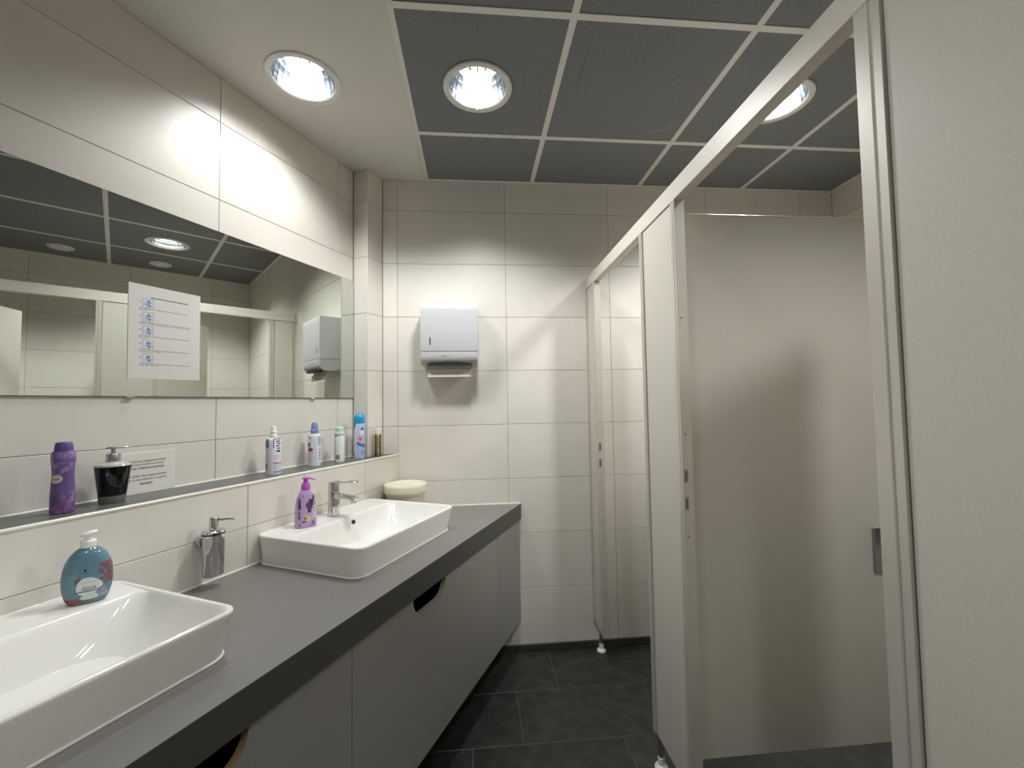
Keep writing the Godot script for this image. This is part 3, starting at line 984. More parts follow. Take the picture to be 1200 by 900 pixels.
# ------------------------------------------------------------------ soap and towel dispensers
func build_dispensers() -> void:
	# chrome soap dispenser on a wall bracket
	var at := lw(0.942, 0.838, LEDGE + 0.052)
	var o := thing("soap_dispenser", "chrome soap dispenser held on the tiled ledge wall between the washbasins", "soap dispenser", at, PHI)
	var st := begin()
	lathe(st, [Vector2(0.0, 0.0), Vector2(0.0285, 0.0), Vector2(0.0298, 0.002), Vector2(0.0308, 0.13), Vector2(0.0, 0.13)], 48, 1.0, 0.9)
	put(st, "body", M.chrome, o)
	st = begin()
	lathe(st, [Vector2(0.030, 0.1285), Vector2(0.0325, 0.13), Vector2(0.0325, 0.134), Vector2(0.030, 0.1365), Vector2(0.014, 0.139), Vector2(0.0, 0.139)], 48, 1.0, 0.92)
	put(st, "collar", M.chrome, o)
	st = begin()
	lathe(st, [Vector2(0.0, 0.1245), Vector2(0.0316, 0.1245), Vector2(0.0316, 0.1285), Vector2(0.0, 0.1285)], 48, 1.0, 0.91)
	put(st, "gasket", M.slot, o)
	st = begin()
	lathe(st, [Vector2(0.0125, 0.137), Vector2(0.0125, 0.174), Vector2(0.011, 0.1765), Vector2(0.0, 0.177)], 28)
	put(st, "pump_head", M.chrome, o)
	st = begin()
	tube(st, [Vector3(0.0, 0.168, 0.0), Vector3(0.012, 0.168, 0.02), Vector3(0.026, 0.1685, 0.04), Vector3(0.031, 0.166, 0.0475)], [0.0042, 0.0038, 0.0034, 0.0032], 12)
	put(st, "spout", M.chrome, o)
	st = begin()
	lathe(st, [Vector2(0.0, -0.021), Vector2(0.021, -0.021), Vector2(0.022, -0.019), Vector2(0.022, 0.0), Vector2(0.0, 0.0)], 28)
	var br := put(st, "wall_bracket", M.chrome, o, Vector3(-0.004, 0.1, -0.0275))
	br.rotation.x = PI / 2
	# towel dispenser on the end wall
	var t := thing("paper_towel_dispenser", "white paper towel dispenser on the tiled end wall", "towel dispenser", Vector3(-0.131, 1.55, 0.0))
	st = begin()
	var side := PackedVector2Array([Vector2(0.002, 0.082), Vector2(0.121, 0.082), Vector2(0.1275, 0.085), Vector2(0.13, 0.11), Vector2(0.1315, 0.18), Vector2(0.1312, 0.25), Vector2(0.1308, 0.3), Vector2(0.1302, 0.325), Vector2(0.1265, 0.331), Vector2(0.002, 0.333)])
	extrude(st, side, -0.148, 0.148, Transform3D(Basis(Vector3.BACK, Vector3.UP, Vector3.RIGHT), Vector3.ZERO), true)
	put(st, "cover", M.dispenser, t)
	st = begin()
	side = PackedVector2Array([Vector2(0.002, 0.02), Vector2(0.06, 0.012), Vector2(0.1, 0.014), Vector2(0.12, 0.024), Vector2(0.129, 0.04), Vector2(0.1315, 0.058), Vector2(0.13, 0.08), Vector2(0.002, 0.08)])
	extrude(st, side, -0.147, 0.147, Transform3D(Basis(Vector3.BACK, Vector3.UP, Vector3.RIGHT), Vector3.ZERO), true)
	var tray := put(st, "tray", M.dispenser_low, t)
	st = begin()
	extrude(st, PackedVector2Array([Vector2(-0.115, 0.0), Vector2(-0.09, 0.012), Vector2(-0.04, 0.017), Vector2(0.03, 0.017), Vector2(0.085, 0.012), Vector2(0.115, 0.0), Vector2(0.115, -0.004), Vector2(-0.115, -0.004)]), 0.1, 0.122, Transform3D(Basis.IDENTITY, Vector3(0, 0.0125, 0)))
	put(st, "outlet_slot", M.slot, tray)
	st = begin()
	bbox(st, Vector3(-0.099, 0.136, 0.1305), Vector3(0.006, 0.04, 0.0015), 0.0006)
	put(st, "key_slot", M.slot, t)
	for e in [[-0.028, 0.058, 0.022, 0.0032], [-0.008, 0.058, 0.009, 0.0022], [-0.004, 0.034, 0.05, 0.0022]]:
		st = begin()
		bbox(st, Vector3(e[0], e[1], 0.1312 if e[1] > 0.05 else 0.1258), Vector3(e[2], e[3], 0.0008))
		put(st, "print", M.rubber, tray)
	var tw := thing("paper_towel", "folded paper towel hanging out of the white wall dispenser", "paper towel", Vector3(-0.135, 1.567, 0.07))
	st = begin()
	var sheet: Array = []
	for e in [[0.0, 0.0], [-0.02, 0.012], [-0.045, 0.02], [-0.067, 0.022]]:
		sheet.append([Vector3(-0.121, e[0], e[1] - 0.0012), Vector3(0.121, e[0], e[1] - 0.0012), Vector3(0.118 + e[0] * 0.06, e[0], e[1] + 0.0012), Vector3(-0.118 - e[0] * 0.1, e[0], e[1] + 0.0012)])
	for i in 3:
		var a: Array = sheet[i]; var b: Array = sheet[i + 1]
		quad(st, a[3], a[2], b[2], b[3], Vector3(0, 0.3, 1).normalized())
		quad(st, a[0], a[1], b[1], b[0], Vector3(0, -0.3, -1).normalized())
		quad(st, a[1], a[2], b[2], b[1], Vector3.RIGHT)
		quad(st, a[0], a[3], b[3], b[0], Vector3.LEFT)
	quad(st, sheet[3][0], sheet[3][1], sheet[3][2], sheet[3][3], Vector3.DOWN)
	put(st, "sheet", M.towel, tw)
	st = begin()
	quad(st, Vector3(-0.118, -0.028, 0.0175), Vector3(0.118, -0.028, 0.0175), Vector3(0.116, -0.029, 0.0195), Vector3(-0.116, -0.029, 0.0195), Vector3(0, 1, 0.2))
	bbox(st, Vector3(0, -0.032, 0.0205), Vector3(0.236, 0.008, 0.0025), 0.0008)
	put(st, "fold", M.towel, tw)

# ------------------------------------------------------------------ bottles
func build_shelf_bottles() -> void:
	var r := RandomNumberGenerator.new()
	r.seed = 21
	var st: SurfaceTool
	# 1 purple shower gel: oval, waisted
	var p := lw(1.243, SHELF, 0.094)
	var o := thing("shower_gel_bottle", "purple floral shower gel bottle with screw cap, leftmost on the ledge", "bottle", p, to_camera(p, -0.12))
	var img := canvas(256, 256, c8(104, 84, 138))
	for k in 90:
		blob(img, 78 + r.randf() * 100, r.randf_range(8, 90), r.randf_range(4, 11), r.randf_range(3, 9), c8(176, 150, 192).lerp(c8(120, 84, 160), r.randf()), 0.35, 5, r.randf() * 6, 0.8)
	for k in 26:
		blob(img, r.randf_range(128, 176), r.randf_range(165, 215), r.randf_range(4, 10), r.randf_range(3, 7), c8(170, 140, 184).lerp(c8(120, 84, 150), r.randf()), 0.4, 5, r.randf() * 6, 0.8)
	for k in 40:
		blob(img, r.randf_range(76, 180), r.randf_range(205, 250), r.randf_range(4, 12), r.randf_range(4, 10), c8(160, 120, 160).lerp(c8(110, 74, 132), r.randf()), 0.4, 5, r.randf() * 6, 0.8)
	blob(img, 105, 112, 26, 18, c8(214, 205, 200))
	scribble(img, 88, 110, 34, 8, 2, c8(120, 110, 120), r, 3)
	scribble(img, 84, 142, 60, 40, 6, c8(150, 120, 170), r, 2)
	st = begin()
	lathe(st, [Vector2(0.0000, 0.0), Vector2(0.0216, 0.0), Vector2(0.0234, 0.004), Vector2(0.0234, 0.04), Vector2(0.0220, 0.075), Vector2(0.0205, 0.1), Vector2(0.0220, 0.122), Vector2(0.0238, 0.142), Vector2(0.0234, 0.152), Vector2(0.0209, 0.159), Vector2(0.0187, 0.16), Vector2(0.0000, 0.16)], 40, 1.0, 0.72)
	put(st, "body", printed(img, 0.3), o)
	st = begin()
	lathe(st, [Vector2(0.0000, 0.16), Vector2(0.0184, 0.16), Vector2(0.0181, 0.167), Vector2(0.0164, 0.179), Vector2(0.0144, 0.1825), Vector2(0.0000, 0.184)], 40, 1.0, 0.76)
	put(st, "cap", mat(c8(98, 78, 142), 0.35), o)
	# 2 black soap dispenser: clear glass tumbler shape with black soap
	p = lw(1.128, SHELF, 0.072)
	o = thing("pump_bottle", "clear pump bottle filled with black soap, chrome pump, on the ledge", "soap dispenser", p, to_camera(p))
	st = begin()
	lathe(st, [Vector2(0.0000, 0.021), Vector2(0.0293, 0.021), Vector2(0.0308, 0.024), Vector2(0.0399, 0.1), Vector2(0.0403, 0.104), Vector2(0.0000, 0.104)], 40, 1.0, 0.78)
	put(st, "soap", M.black_liquid, o)
	st = begin()
	lathe(st, [Vector2(0.0000, 0.0), Vector2(0.0266, 0.0), Vector2(0.0285, 0.002), Vector2(0.0312, 0.021), Vector2(0.0000, 0.021)], 40, 1.0, 0.78)
	put(st, "base", mat(c8(120, 122, 118), 0.1), o)
	st = begin()
	lathe(st, [Vector2(0.0403, 0.104), Vector2(0.0384, 0.109), Vector2(0.0243, 0.115), Vector2(0.0137, 0.1185), Vector2(0.0000, 0.1185)], 40, 1.0, 0.78)
	put(st, "shoulder", mat(c8(186, 184, 176), 0.08), o)
	st = begin()
	lathe(st, [Vector2(0.0156, 0.117), Vector2(0.0163, 0.119), Vector2(0.0163, 0.137), Vector2(0.0152, 0.139), Vector2(0.0057, 0.1395), Vector2(0.0057, 0.153), Vector2(0.0000, 0.153)], 28)
	put(st, "collar", M.satin, o)
	st = begin()
	var ringsp: Array = []
	for e in [[-0.016, 0.003, 0.0016], [-0.012, 0.0065, 0.003], [0.0, 0.009, 0.0038], [0.011, 0.0065, 0.0034], [0.02, 0.005, 0.0032], [0.03, 0.004, 0.0028], [0.033, 0.003, 0.0018]]:
		var rg: Array = []
		for i in 16:
			var a := TAU * i / 16
			rg.append(Vector3(e[0], 0.1555 + e[2] * sin(a) - (0.002 if e[0] > 0.03 else 0.0), e[1] * cos(a)))
		ringsp.append(rg)
	loft(st, ringsp, 1.0, true, true)
	put(st, "pump_spout", M.satin, o)
	# 3 white spray bottle with blue and navy print
	p = lw(0.622, SHELF, 0.088)
	o = thing("spray_bottle", "white bottle with blue label corner and white nozzle on the ledge", "bottle", p, to_camera(p))
	img = canvas(256, 256, c8(226, 226, 230))
	rect(img, 64, 12, 38, 50, c8(66, 122, 168)); rect(img, 80, 50, 20, 24, c8(84, 88, 112))
	scribble(img, 64, 80, 38, 90, 16, c8(150, 152, 165), r, 2)
	rect(img, 78, 175, 16, 40, c8(112, 108, 128)); scribble(img, 66, 220, 34, 24, 4, c8(140, 140, 155), r)
	rect(img, 126, 8, 56, 9, c8(84, 78, 120)); rect(img, 126, 14, 5, 60, c8(96, 92, 130))
	for k in 5: rect(img, 142 + (k % 2) * 7, 24 + k * 16, r.randi_range(18, 30), 9, c8(66, 66, 96))
	rect(img, 150, 92, 20, 12, c8(44, 46, 74))
	scribble(img, 130, 122, 50, 42, 8, c8(150, 156, 168), r)
	rect(img, 128, 170, 56, 14, c8(190, 116, 116)); scribble(img, 130, 172, 50, 10, 2, c8(226, 200, 196), r)
	scribble(img, 130, 190, 50, 40, 7, c8(140, 144, 160), r); rect(img, 130, 232, 50, 10, c8(130, 132, 150))
	bottle_round(o, 0.0272, 0.142, 0.012, img)
	st = begin()
	lathe(st, [Vector2(0.014, 0.146), Vector2(0.0145, 0.152), Vector2(0.0115, 0.156), Vector2(0.0115, 0.164), Vector2(0.0125, 0.166), Vector2(0.0095, 0.172), Vector2(0.0095, 0.182), Vector2(0.0075, 0.188), Vector2(0.0, 0.19)], 28)
	put(st, "nozzle", M.white_plastic, o)
	# 4 white bottle with blue cap
	p = lw(0.398, SHELF, 0.068)
	o = thing("spray_bottle", "white spray bottle with blue translucent cap and red print on the ledge", "bottle", p, to_camera(p))
	img = canvas(256, 256, c8(216, 216, 224))
	blob(img, 98, 34, 10, 12, c8(196, 196, 130)); blob(img, 100, 38, 5, 6, c8(90, 90, 100))
	blob(img, 92, 92, 14, 16, c8(80, 74, 90), 0.3, 4); blob(img, 104, 100, 8, 14, c8(206, 206, 210))
	rect(img, 84, 116, 34, 24, c8(150, 66, 88)); blob(img, 100, 118, 10, 8, c8(120, 50, 70))
	scribble(img, 82, 150, 36, 80, 12, c8(138, 140, 158), r)
	rect(img, 150, 26, 28, 70, c8(176, 178, 180)); scribble(img, 152, 30, 24, 62, 14, c8(150, 150, 156), r, 2)
	for k in 4: blob(img, 166, 128 + k * 24, 10, 7, c8(130, 132, 140), 0.3, 3, k)
	rect(img, 126, 60, 14, 170, c8(196, 200, 222))
	bottle_round(o, 0.0272, 0.142, 0.01, img)
	st = begin()
	lathe(st, [Vector2(0.0, 0.143), Vector2(0.0165, 0.1435), Vector2(0.0165, 0.160), Vector2(0.0145, 0.162), Vector2(0.013, 0.184), Vector2(0.009, 0.192), Vector2(0.0, 0.194)], 28)
	put(st, "cap", mat(c8(120, 138, 190), 0.2), o)
	# 5 pale green roll-on / spray
	p = lw(0.268, SHELF, 0.088)
	o = thing("deodorant_can", "small white can with mint green cap on the ledge", "can", p, to_camera(p))
	img = canvas(256, 256, c8(222, 225, 216))
	rect(img, 84, 0, 5, 256, c8(96, 98, 92)); rect(img, 84, 10, 22, 12, c8(96, 100, 96)); blob(img, 128, 8, 6, 6, c8(80, 80, 84))
	scribble(img, 100, 60, 80, 90, 9, c8(196, 198, 190), r); rect(img, 96, 186, 34, 42, c8(150, 150, 146)); scribble(img, 98, 188, 30, 40, 8, c8(110, 110, 108), r, 3)
	bottle_round(o, 0.0225, 0.128, 0.006, img)
	st = begin()
	lathe(st, [Vector2(0.0, 0.128), Vector2(0.0235, 0.128), Vector2(0.0242, 0.134), Vector2(0.0235, 0.14), Vector2(0.019, 0.142), Vector2(0.0185, 0.15), Vector2(0.0195, 0.156), Vector2(0.0175, 0.163), Vector2(0.012, 0.166), Vector2(0.0, 0.167)], 32)
	put(st, "cap", mat(c8(196, 218, 202), 0.25), o)
	# 6 blue spray can
	p = lw(0.131, SHELF, 0.087)
	o = thing("air_freshener_can", "tall light blue spray can with bright blue cap and pink flower print", "can", p, to_camera(p))
	img = canvas(256, 256, c8(168, 188, 216))
	rect(img, 68, 0, 40, 256, c8(206, 212, 224)); rect(img, 70, 4, 26, 24, c8(36, 44, 76)); rect(img, 72, 32, 22, 16, c8(110, 120, 150))
	scribble(img, 74, 60, 30, 120, 18, c8(170, 176, 190), r)
	blob(img, 152, 44, 15, 10, c8(84, 88, 98), 0.3, 3); blob(img, 150, 74, 17, 15, c8(216, 210, 222), 0.2, 5)
	blob(img, 142, 98, 24, 14, c8(206, 158, 178), 0.3, 5); blob(img, 140, 118, 24, 18, c8(202, 140, 152), 0.3, 6, 1); blob(img, 134, 116, 9, 8, c8(168, 84, 100))
	for x in range(108, 200):
		var yy := 136 + int(float(x - 108) * 0.3)
		rect(img, x, yy, 1, 26 - int(absf(x - 150) * 0.12), c8(72, 108, 160))
	for x in range(108, 200): rect(img, x, 172 + int(float(x - 108) * 0.3), 1, 6, c8(140, 170, 212))
	scribble(img, 140, 198, 40, 34, 4, c8(70, 90, 130), r, 4); rect(img, 70, 214, 16, 26, c8(70, 86, 120))
	bottle_round(o, 0.0258, 0.176, 0.004, img)
	st = begin()
	lathe(st, [Vector2(0.0, 0.176), Vector2(0.0255, 0.176), Vector2(0.0263, 0.19), Vector2(0.0258, 0.204), Vector2(0.022, 0.216), Vector2(0.0145, 0.223), Vector2(0.0, 0.2255)], 36)
	put(st, "cap", mat(c8(32, 150, 196), 0.3), o)
	# 7 small gold can
	p = lw(0.042, SHELF, 0.130)
	o = thing("hair_spray_can", "small gold can with pale pink cap at the far end of the ledge", "can", p, to_camera(p))
	img = canvas(256, 256, c8(150, 132, 84))
	for x in [86, 150]: rect(img, x, 0, 26, 256, c8(112, 96, 52))
	rect(img, 116, 0, 22, 256, c8(178, 164, 120)); rect(img, 90, 150, 84, 6, c8(96, 82, 50)); scribble(img, 96, 60, 60, 80, 6, c8(120, 104, 60), r, 3)
	var gm := printed(img, 0.3)
	gm.metallic = 0.4
	bottle_round(o, 0.0172, 0.115, 0.004, null, gm)
	st = begin()
	lathe(st, [Vector2(0.0, 0.115), Vector2(0.0165, 0.115), Vector2(0.0165, 0.143), Vector2(0.0145, 0.1475), Vector2(0.0, 0.148)], 28)
	put(st, "cap", mat(c8(226, 212, 212), 0.3), o)
	# aqua hand soap on the near basin: flat round bottle
	p = lw(1.262, TOP + 0.0995, LEDGE + 0.088)
	o = thing("hand_soap_bottle", "round blue hand soap bottle with white pump on the near washbasin", "soap bottle", p, to_camera(p, -0.1))
	img = canvas(512, 512, c8(98, 134, 148))
	for k in 60:
		blob(img, r.randf_range(20, 300), r.randf_range(60, 400), r.randf_range(14, 40), r.randf_range(8, 26), c8(116, 152, 160).lerp(c8(82, 116, 140), r.randf()), 0.2, 4, r.randf() * 6, 0.35)
	for k in 70:
		blob(img, 440 + r.randf_range(-62, 62), r.randf_range(150, 345), r.randf_range(6, 18), r.randf_range(6, 18), c8(150, 84, 90).lerp(c8(110, 80, 100), r.randf()), 0.45, 5, r.randf() * 6, 0.85)
	for k in 46:
		blob(img, r.randf_range(30, 190), r.randf_range(440, 512), r.randf_range(6, 20), r.randf_range(6, 16), c8(160, 80, 82).lerp(c8(122, 72, 88), r.randf()), 0.45, 5, r.randf() * 6, 0.85)
	for k in 34:
		blob(img, r.randf_range(180, 360), r.randf_range(450, 512), r.randf_range(8, 22), r.randf_range(6, 16), c8(88, 84, 108).lerp(c8(140, 132, 120), r.randf()), 0.45, 5, r.randf() * 6, 0.85)
	for k in 14:
		blob(img, 176 + r.randf_range(-34, 34), 286 + r.randf_range(-24, 24), r.randf_range(6, 14), r.randf_range(6, 12), c8(130, 80, 84).lerp(c8(84, 76, 104), r.randf()), 0.4, 5, r.randf() * 6, 0.9)
	blob(img, 280, 350, 122, 80, c8(216, 220, 216), 0.06, 3, 1.0)
	blob(img, 290, 442, 84, 30, c8(206, 214, 206), 0.1, 3)
	rect(img, 150, 388, 250, 9, c8(62, 84, 104)); rect(img, 210, 312, 150, 3, c8(140, 146, 146))
	blob(img, 410, 420, 52, 54, c8(128, 132, 160), 0.08, 4); blob(img, 414, 426, 36, 32, c8(166, 166, 186), 0.2, 3); scribble(img, 384, 410, 58, 30, 4, c8(84, 86, 116), r, 3)
	blob(img, 246, 200, 15, 15, c8(28, 44, 58)); blob(img, 254, 196, 5, 5, c8(120, 160, 170)); scribble(img, 214, 224, 80, 16, 2, c8(44, 70, 84), r, 3)
	st = begin()
	var prof: Array = []
	for e in [[0.030, 0.001, 0.72], [0.0345, 0.004, 0.76], [0.039, 0.014, 0.8], [0.0432, 0.032, 0.86], [0.0450, 0.05, 0.9], [0.0450, 0.066, 0.92], [0.0428, 0.084, 0.9], [0.0380, 0.1, 0.86], [0.0312, 0.113, 0.8], [0.0235, 0.1225, 0.72], [0.0158, 0.128, 0.66], [0.0125, 0.131, 0.62]]:
		prof.append(oval(e[0], 0.0245 * e[2] if e[0] > 0.016 else 0.012, e[1], 2.3, 48))
	loft_planar(st, prof, 0.0468, 0.131)
	put(st, "bottle", printed(img, 0.1), o)
	st = begin()
	lathe(st, [Vector2(0.0, 0.129), Vector2(0.0142, 0.129), Vector2(0.0146, 0.131), Vector2(0.0146, 0.143), Vector2(0.013, 0.145), Vector2(0.007, 0.1455), Vector2(0.007, 0.155), Vector2(0.0, 0.155)], 28)
	put(st, "collar", M.white_plastic, o)
	st = begin()
	var hd: Array = []
	for e in [[-0.0145, 0.004, 0.0015, 0.156], [-0.011, 0.009, 0.005, 0.1575], [-0.003, 0.0115, 0.0065, 0.159], [0.005, 0.011, 0.0062, 0.161], [0.011, 0.0085, 0.005, 0.1625], [0.0148, 0.005, 0.0028, 0.1635]]:
		var rg: Array = []
		for i in 18:
			var a := TAU * i / 18
			rg.append(Vector3(e[0], e[3] + e[2] * sin(a), e[1] * cos(a)))
		hd.append(rg)
	loft(st, hd, 1.0, true, true)
	put(st, "pump_head", M.white_plastic, o)
	var ltr := letters("AQUA", 0.0072, "lettering", mat(c8(104, 112, 116), 0.5), o, Vector3(0.005, 0.037, 0.0222))
	# lilac hand soap on the far basin
	p = lw(0.618, TOP + 0.0998, LEDGE + 0.083)
	o = thing("hand_soap_bottle", "lilac flowered hand soap bottle with pink pump on the far washbasin", "soap bottle", p, to_camera(p, 0.25))
	img = canvas(256, 256, c8(188, 160, 202))
	for k in 40:
		blob(img, r.randf_range(0, 256), r.randf_range(0, 256), r.randf_range(8, 26), r.randf_range(8, 26), c8(196, 166, 208).lerp(c8(166, 124, 186), r.randf()), 0.2, 4, r.randf() * 6, 0.5)
	blob(img, 44, 92, 15, 42, c8(86, 62, 112), 0.12, 3); blob(img, 40, 170, 9, 30, c8(92, 68, 116), 0.1, 3)
	blob(img, 150, 108, 34, 40, c8(88, 66, 110), 0.22, 4, 1.0); blob(img, 190, 84, 26, 28, c8(70, 50, 74), 0.25, 4); blob(img, 160, 140, 16, 14, c8(66, 48, 84)); blob(img, 206, 52, 18, 16, c8(96, 72, 120), 0.2, 4)
	blob(img, 206, 90, 10, 10, c8(204, 180, 110), 0.3, 5); blob(img, 82, 40, 11, 9, c8(150, 110, 190))
	blob(img, 116, 190, 36, 20, c8(206, 190, 130), 0.35, 5); blob(img, 104, 190, 11, 10, c8(84, 60, 44)); blob(img, 150, 196, 18, 14, c8(214, 198, 160), 0.3, 5)
	blob(img, 90, 212, 24, 9, c8(116, 84, 140), 0.3, 4); blob(img, 196, 224, 14, 12, c8(92, 70, 120)); blob(img, 46, 234, 9, 8, c8(96, 84, 130))
	scribble(img, 190, 110, 54, 90, 7, c8(232, 226, 238), r, 5)
	st = begin()
	prof = []
	for e in [[0.034, 0.020, 0.0], [0.0375, 0.0225, 0.003], [0.038, 0.023, 0.02], [0.0372, 0.0228, 0.06], [0.0345, 0.022, 0.09], [0.030, 0.0208, 0.112], [0.023, 0.0180, 0.128], [0.0175, 0.015, 0.1375], [0.0145, 0.0135, 0.1385]]:
		prof.append(oval(e[0], e[1], e[2], 2.7, 44))
	loft_planar(st, prof, 0.039, 0.139)
	put(st, "bottle", printed(img, 0.3), o)
	var pink := mat(c8(186, 92, 186), 0.35)
	st = begin()
	lathe(st, [Vector2(0.0, 0.138), Vector2(0.0165, 0.138), Vector2(0.0168, 0.148), Vector2(0.0145, 0.162), Vector2(0.0135, 0.164), Vector2(0.0085, 0.1645), Vector2(0.0085, 0.179), Vector2(0.0, 0.179)], 28)
	put(st, "collar", pink, o)
	st = begin()
	hd = []
	for e in [[-0.012, 0.006, 0.002, 0.1805], [-0.008, 0.0105, 0.005, 0.182], [0.002, 0.012, 0.0055, 0.183], [0.012, 0.0085, 0.004, 0.181], [0.024, 0.005, 0.0034, 0.1765], [0.033, 0.0042, 0.003, 0.172], [0.036, 0.003, 0.002, 0.17]]:
		var rg: Array = []
		for i in 18:
			var a := TAU * i / 18
			rg.append(Vector3(e[0], e[3] + e[2] * sin(a), e[1] * cos(a)))
		hd.append(rg)
	loft(st, hd, 1.0, true, true)
	put(st, "pump_head", pink, o)

func bottle_round(o: Node3D, r: float, h: float, sh: float, img: Image, m: Material = null) -> void:
	var st := begin()
	lathe(st, [Vector2(0.0, 0.0), Vector2(r * 0.93, 0.0), Vector2(r, 0.002), Vector2(r, h - sh), Vector2(r * 0.96, h - sh * 0.5), Vector2(r * 0.84, h - sh * 0.12), Vector2(r * 0.6, h), Vector2(r * 0.5, h + 0.003), Vector2(0.0, h + 0.004)], 40)
	put(st, "body", m if m != null else printed(img, 0.32), o)

# loft with the print projected from the front, as a label wraps a flat bottle
func loft_planar(st: SurfaceTool, rings: Array, hx: float, h: float) -> void:
	var m: int = rings[0].size()
	var r: int = rings.size()
	var nrm: Array = []
	for i in r:
		var row: Array[Vector3] = []
		for j in m:
			var du: Vector3 = rings[i][(j + 1) % m] - rings[i][(j + m - 1) % m]
			var dv: Vector3 = rings[mini(i + 1, r - 1)][j] - rings[maxi(i - 1, 0)][j]
			row.append(du.cross(dv).normalized())
		nrm.append(row)
	for i in r - 1:
		for j in m:
			var k := (j + 1) % m
			var q := [rings[i][j], rings[i][k], rings[i + 1][k], rings[i + 1][j]]
			var n := [nrm[i][j], nrm[i][k], nrm[i + 1][k], nrm[i + 1][j]]
			var uv: Array[Vector2] = []
			for v in q: uv.append(Vector2(clampf(v.x / hx * 0.5 + 0.5, 0.003, 0.997), clampf(1.0 - v.y / h, 0.003, 0.997)))
			tri(st, q[0], q[1], q[2], n[0], n[1], n[2], uv[0], uv[1], uv[2])
			tri(st, q[0], q[2], q[3], n[0], n[2], n[3], uv[0], uv[2], uv[3])
	for e in [0, r - 1]:
		var c := Vector3.ZERO
		for p in rings[e]: c += p
		c /= m
		var nn := Vector3.DOWN if e == 0 else Vector3.UP
		for j in m:
			tri(st, c, rings[e][j], rings[e][(j + 1) % m], nn, nn, nn, Vector2(0.5, 0.99), Vector2(0.5, 0.99), Vector2(0.5, 0.99))

# ------------------------------------------------------------------ papers
func build_papers() -> void:
	# hand washing instructions stuck on the mirror
	var r := RandomNumberGenerator.new()
	r.seed = 5
	var o := thing("paper_notice", "white printed notice with five small pictures stuck on the mirror", "notice", lw(0.962, 1.602, 0.0072), PHI)
	o.rotation.z = 0.01
	var w := 0.213; var h := 0.3
	var img := canvas(320, 448, c8(214, 211, 203))
	rect(img, 90, 55, 170, 4, c8(66, 60, 60))
	for k in 5:
		var y := 64 + 66 * k
		scribble(img, 46, y + 16, 6, 8, 1, c8(110, 130, 160), r, 6)
		rect(img, 58, y, 44, 44, c8(120, 136, 160)); rect(img, 60, y + 2, 40, 40, c8(206, 212, 220))
		blob(img, 82, y + 16, 9, 8, c8(120, 132, 152), 0.35, 4, k); blob(img, 76 + k * 2, y + 28, 14, 8, c8(158, 168, 184), 0.3, 5, k * 2.0); blob(img, 86, y + 34, 6, 5, c8(116, 126, 146))
		var two := k == 1 or k == 3 or k == 4
		scribble(img, 44, y + 48, 226 - (10 if k == 0 else 0), 4, 1, c8(104, 98, 96), r, 3)
		if two: scribble(img, 44, y + 55, 226 if k == 1 else 90, 4, 1, c8(112, 106, 104), r, 3)
		else: scribble(img, 44, y + 55, 40, 4, 1, c8(112, 106, 104), r, 3)
	var st := begin()
	quad(st, Vector3(-w / 2, -h / 2, 0.0006), Vector3(w / 2, -h / 2, 0.0006), Vector3(w / 2, h / 2, 0.0006), Vector3(-w / 2, h / 2, 0.0006), Vector3.BACK)
	for e in [[Vector3(-w / 2, 0, 0.0003), Vector3(0.0001, h, 0.0006)], [Vector3(w / 2, 0, 0.0003), Vector3(0.0001, h, 0.0006)]]:
		bbox(st, e[0], e[1])
	quad(st, Vector3(-w / 2, -h / 2, 0), Vector3(w / 2, -h / 2, 0), Vector3(w / 2, h / 2, 0), Vector3(-w / 2, h / 2, 0), Vector3.FORWARD)
	put(st, "sheet", printed(img, 0.75), o)
	# small sign standing on the ledge
	var g := thing("sign", "small white printed sign leaning on the tiles behind the black soap", "sign", lw(1.0095, SHELF, 0.0035), PHI)
	st = begin()
	bbox(st, Vector3(0, 0.0645, 0), Vector3(0.166, 0.129, 0.003), 0.0008)
	put(st, "plate", mat(c8(228, 225, 216), 0.25), g)
	var lines := [["Bitte keine Hygiene-Artikel", 0.101, false, 0.0068], ["und keine Papierhandtücher", 0.0905, false, 0.0058], ["in die Toiletten werfen!", 0.079, true, 0.0066], ["Bitte dafür die vorgesehenen", 0.055, false, 0.0066], ["Eimer in den Kabinen zu nutzen.", 0.0435, false, 0.0062], ["Danke!", 0.0305, true, 0.0078]]
	for l in lines:
		letters(l[0], l[3], "lettering", M.ink, g, Vector3(0.0, l[1], 0.0016), l[2])

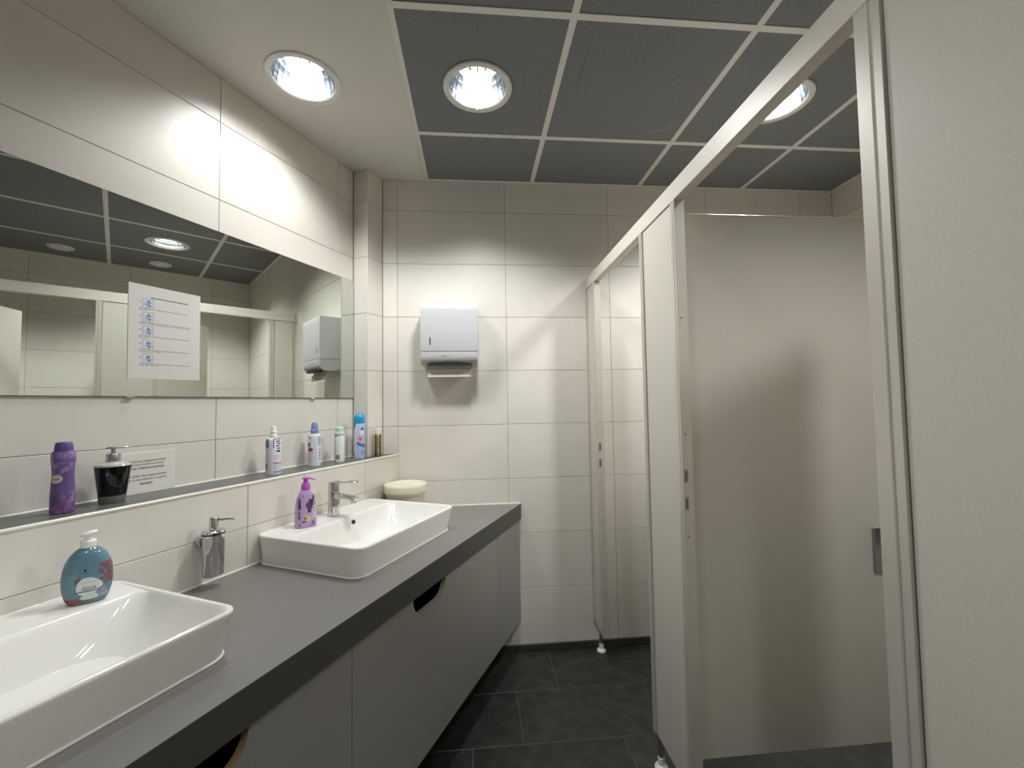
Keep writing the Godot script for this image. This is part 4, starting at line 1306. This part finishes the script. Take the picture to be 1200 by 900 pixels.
# ------------------------------------------------------------------ small things
func build_small() -> void:
	# white lidded bucket in the corner
	var o := thing("lidded_bucket", "cream plastic bucket with lid in the corner behind the far washbasin", "bucket", Vector3(-0.358, TOP, 0.138), 0.6)
	var st := begin()
	lathe(st, [Vector2(0.0, 0.0), Vector2(0.086, 0.0), Vector2(0.088, 0.003), Vector2(0.0965, 0.1240), Vector2(0.0985, 0.1280), Vector2(0.0, 0.1280)], 48)
	put(st, "body", M.bucket, o)
	st = begin()
	lathe(st, [Vector2(0.097, 0.1), Vector2(0.1055, 0.1170), Vector2(0.106, 0.1250), Vector2(0.104, 0.1270), Vector2(0.106, 0.1290), Vector2(0.106, 0.1360), Vector2(0.104, 0.1380), Vector2(0.1062, 0.1400), Vector2(0.1062, 0.1500), Vector2(0.1045, 0.1540), Vector2(0.1, 0.1545), Vector2(0.096, 0.1520), Vector2(0.094, 0.1495), Vector2(0.06, 0.1495), Vector2(0.0, 0.1495)], 56)
	var lid := put(st, "lid", M.bucket, o)
	st = begin()
	var pts: Array = []
	for i in 15:
		var a := PI * i / 14.0
		pts.append(Vector3(0.03 * cos(a), 0.151, 0.045 + 0.013 * sin(a)))
	tube(st, pts, [0.0022], 8)
	put(st, "grip", M.bucket, lid)
	# round ceiling vents above the cubicles
	for e in [[Vector3(1.92, CEIL + 0.001, 0.733), "small round unlit ceiling disc above the far cubicle"], [Vector3(1.895, CEIL + 0.001, 1.33), "small round unlit ceiling disc above the near cubicle"]]:
		var v := thing("ceiling_vent", e[1], "ceiling vent", e[0], 0.0, "round ceiling vents")
		st = begin()
		lathe(st, [Vector2(0.0, -0.012), Vector2(0.05, -0.014), Vector2(0.056, -0.011), Vector2(0.056, -0.004), Vector2(0.0, -0.004)], 32)
		put(st, "disc", M.grid, v)
		st = begin()
		lathe(st, [Vector2(0.06, 0.0), Vector2(0.06, -0.006), Vector2(0.068, -0.008), Vector2(0.076, -0.005), Vector2(0.078, 0.001)], 32)
		put(st, "rim", M.grid, v)
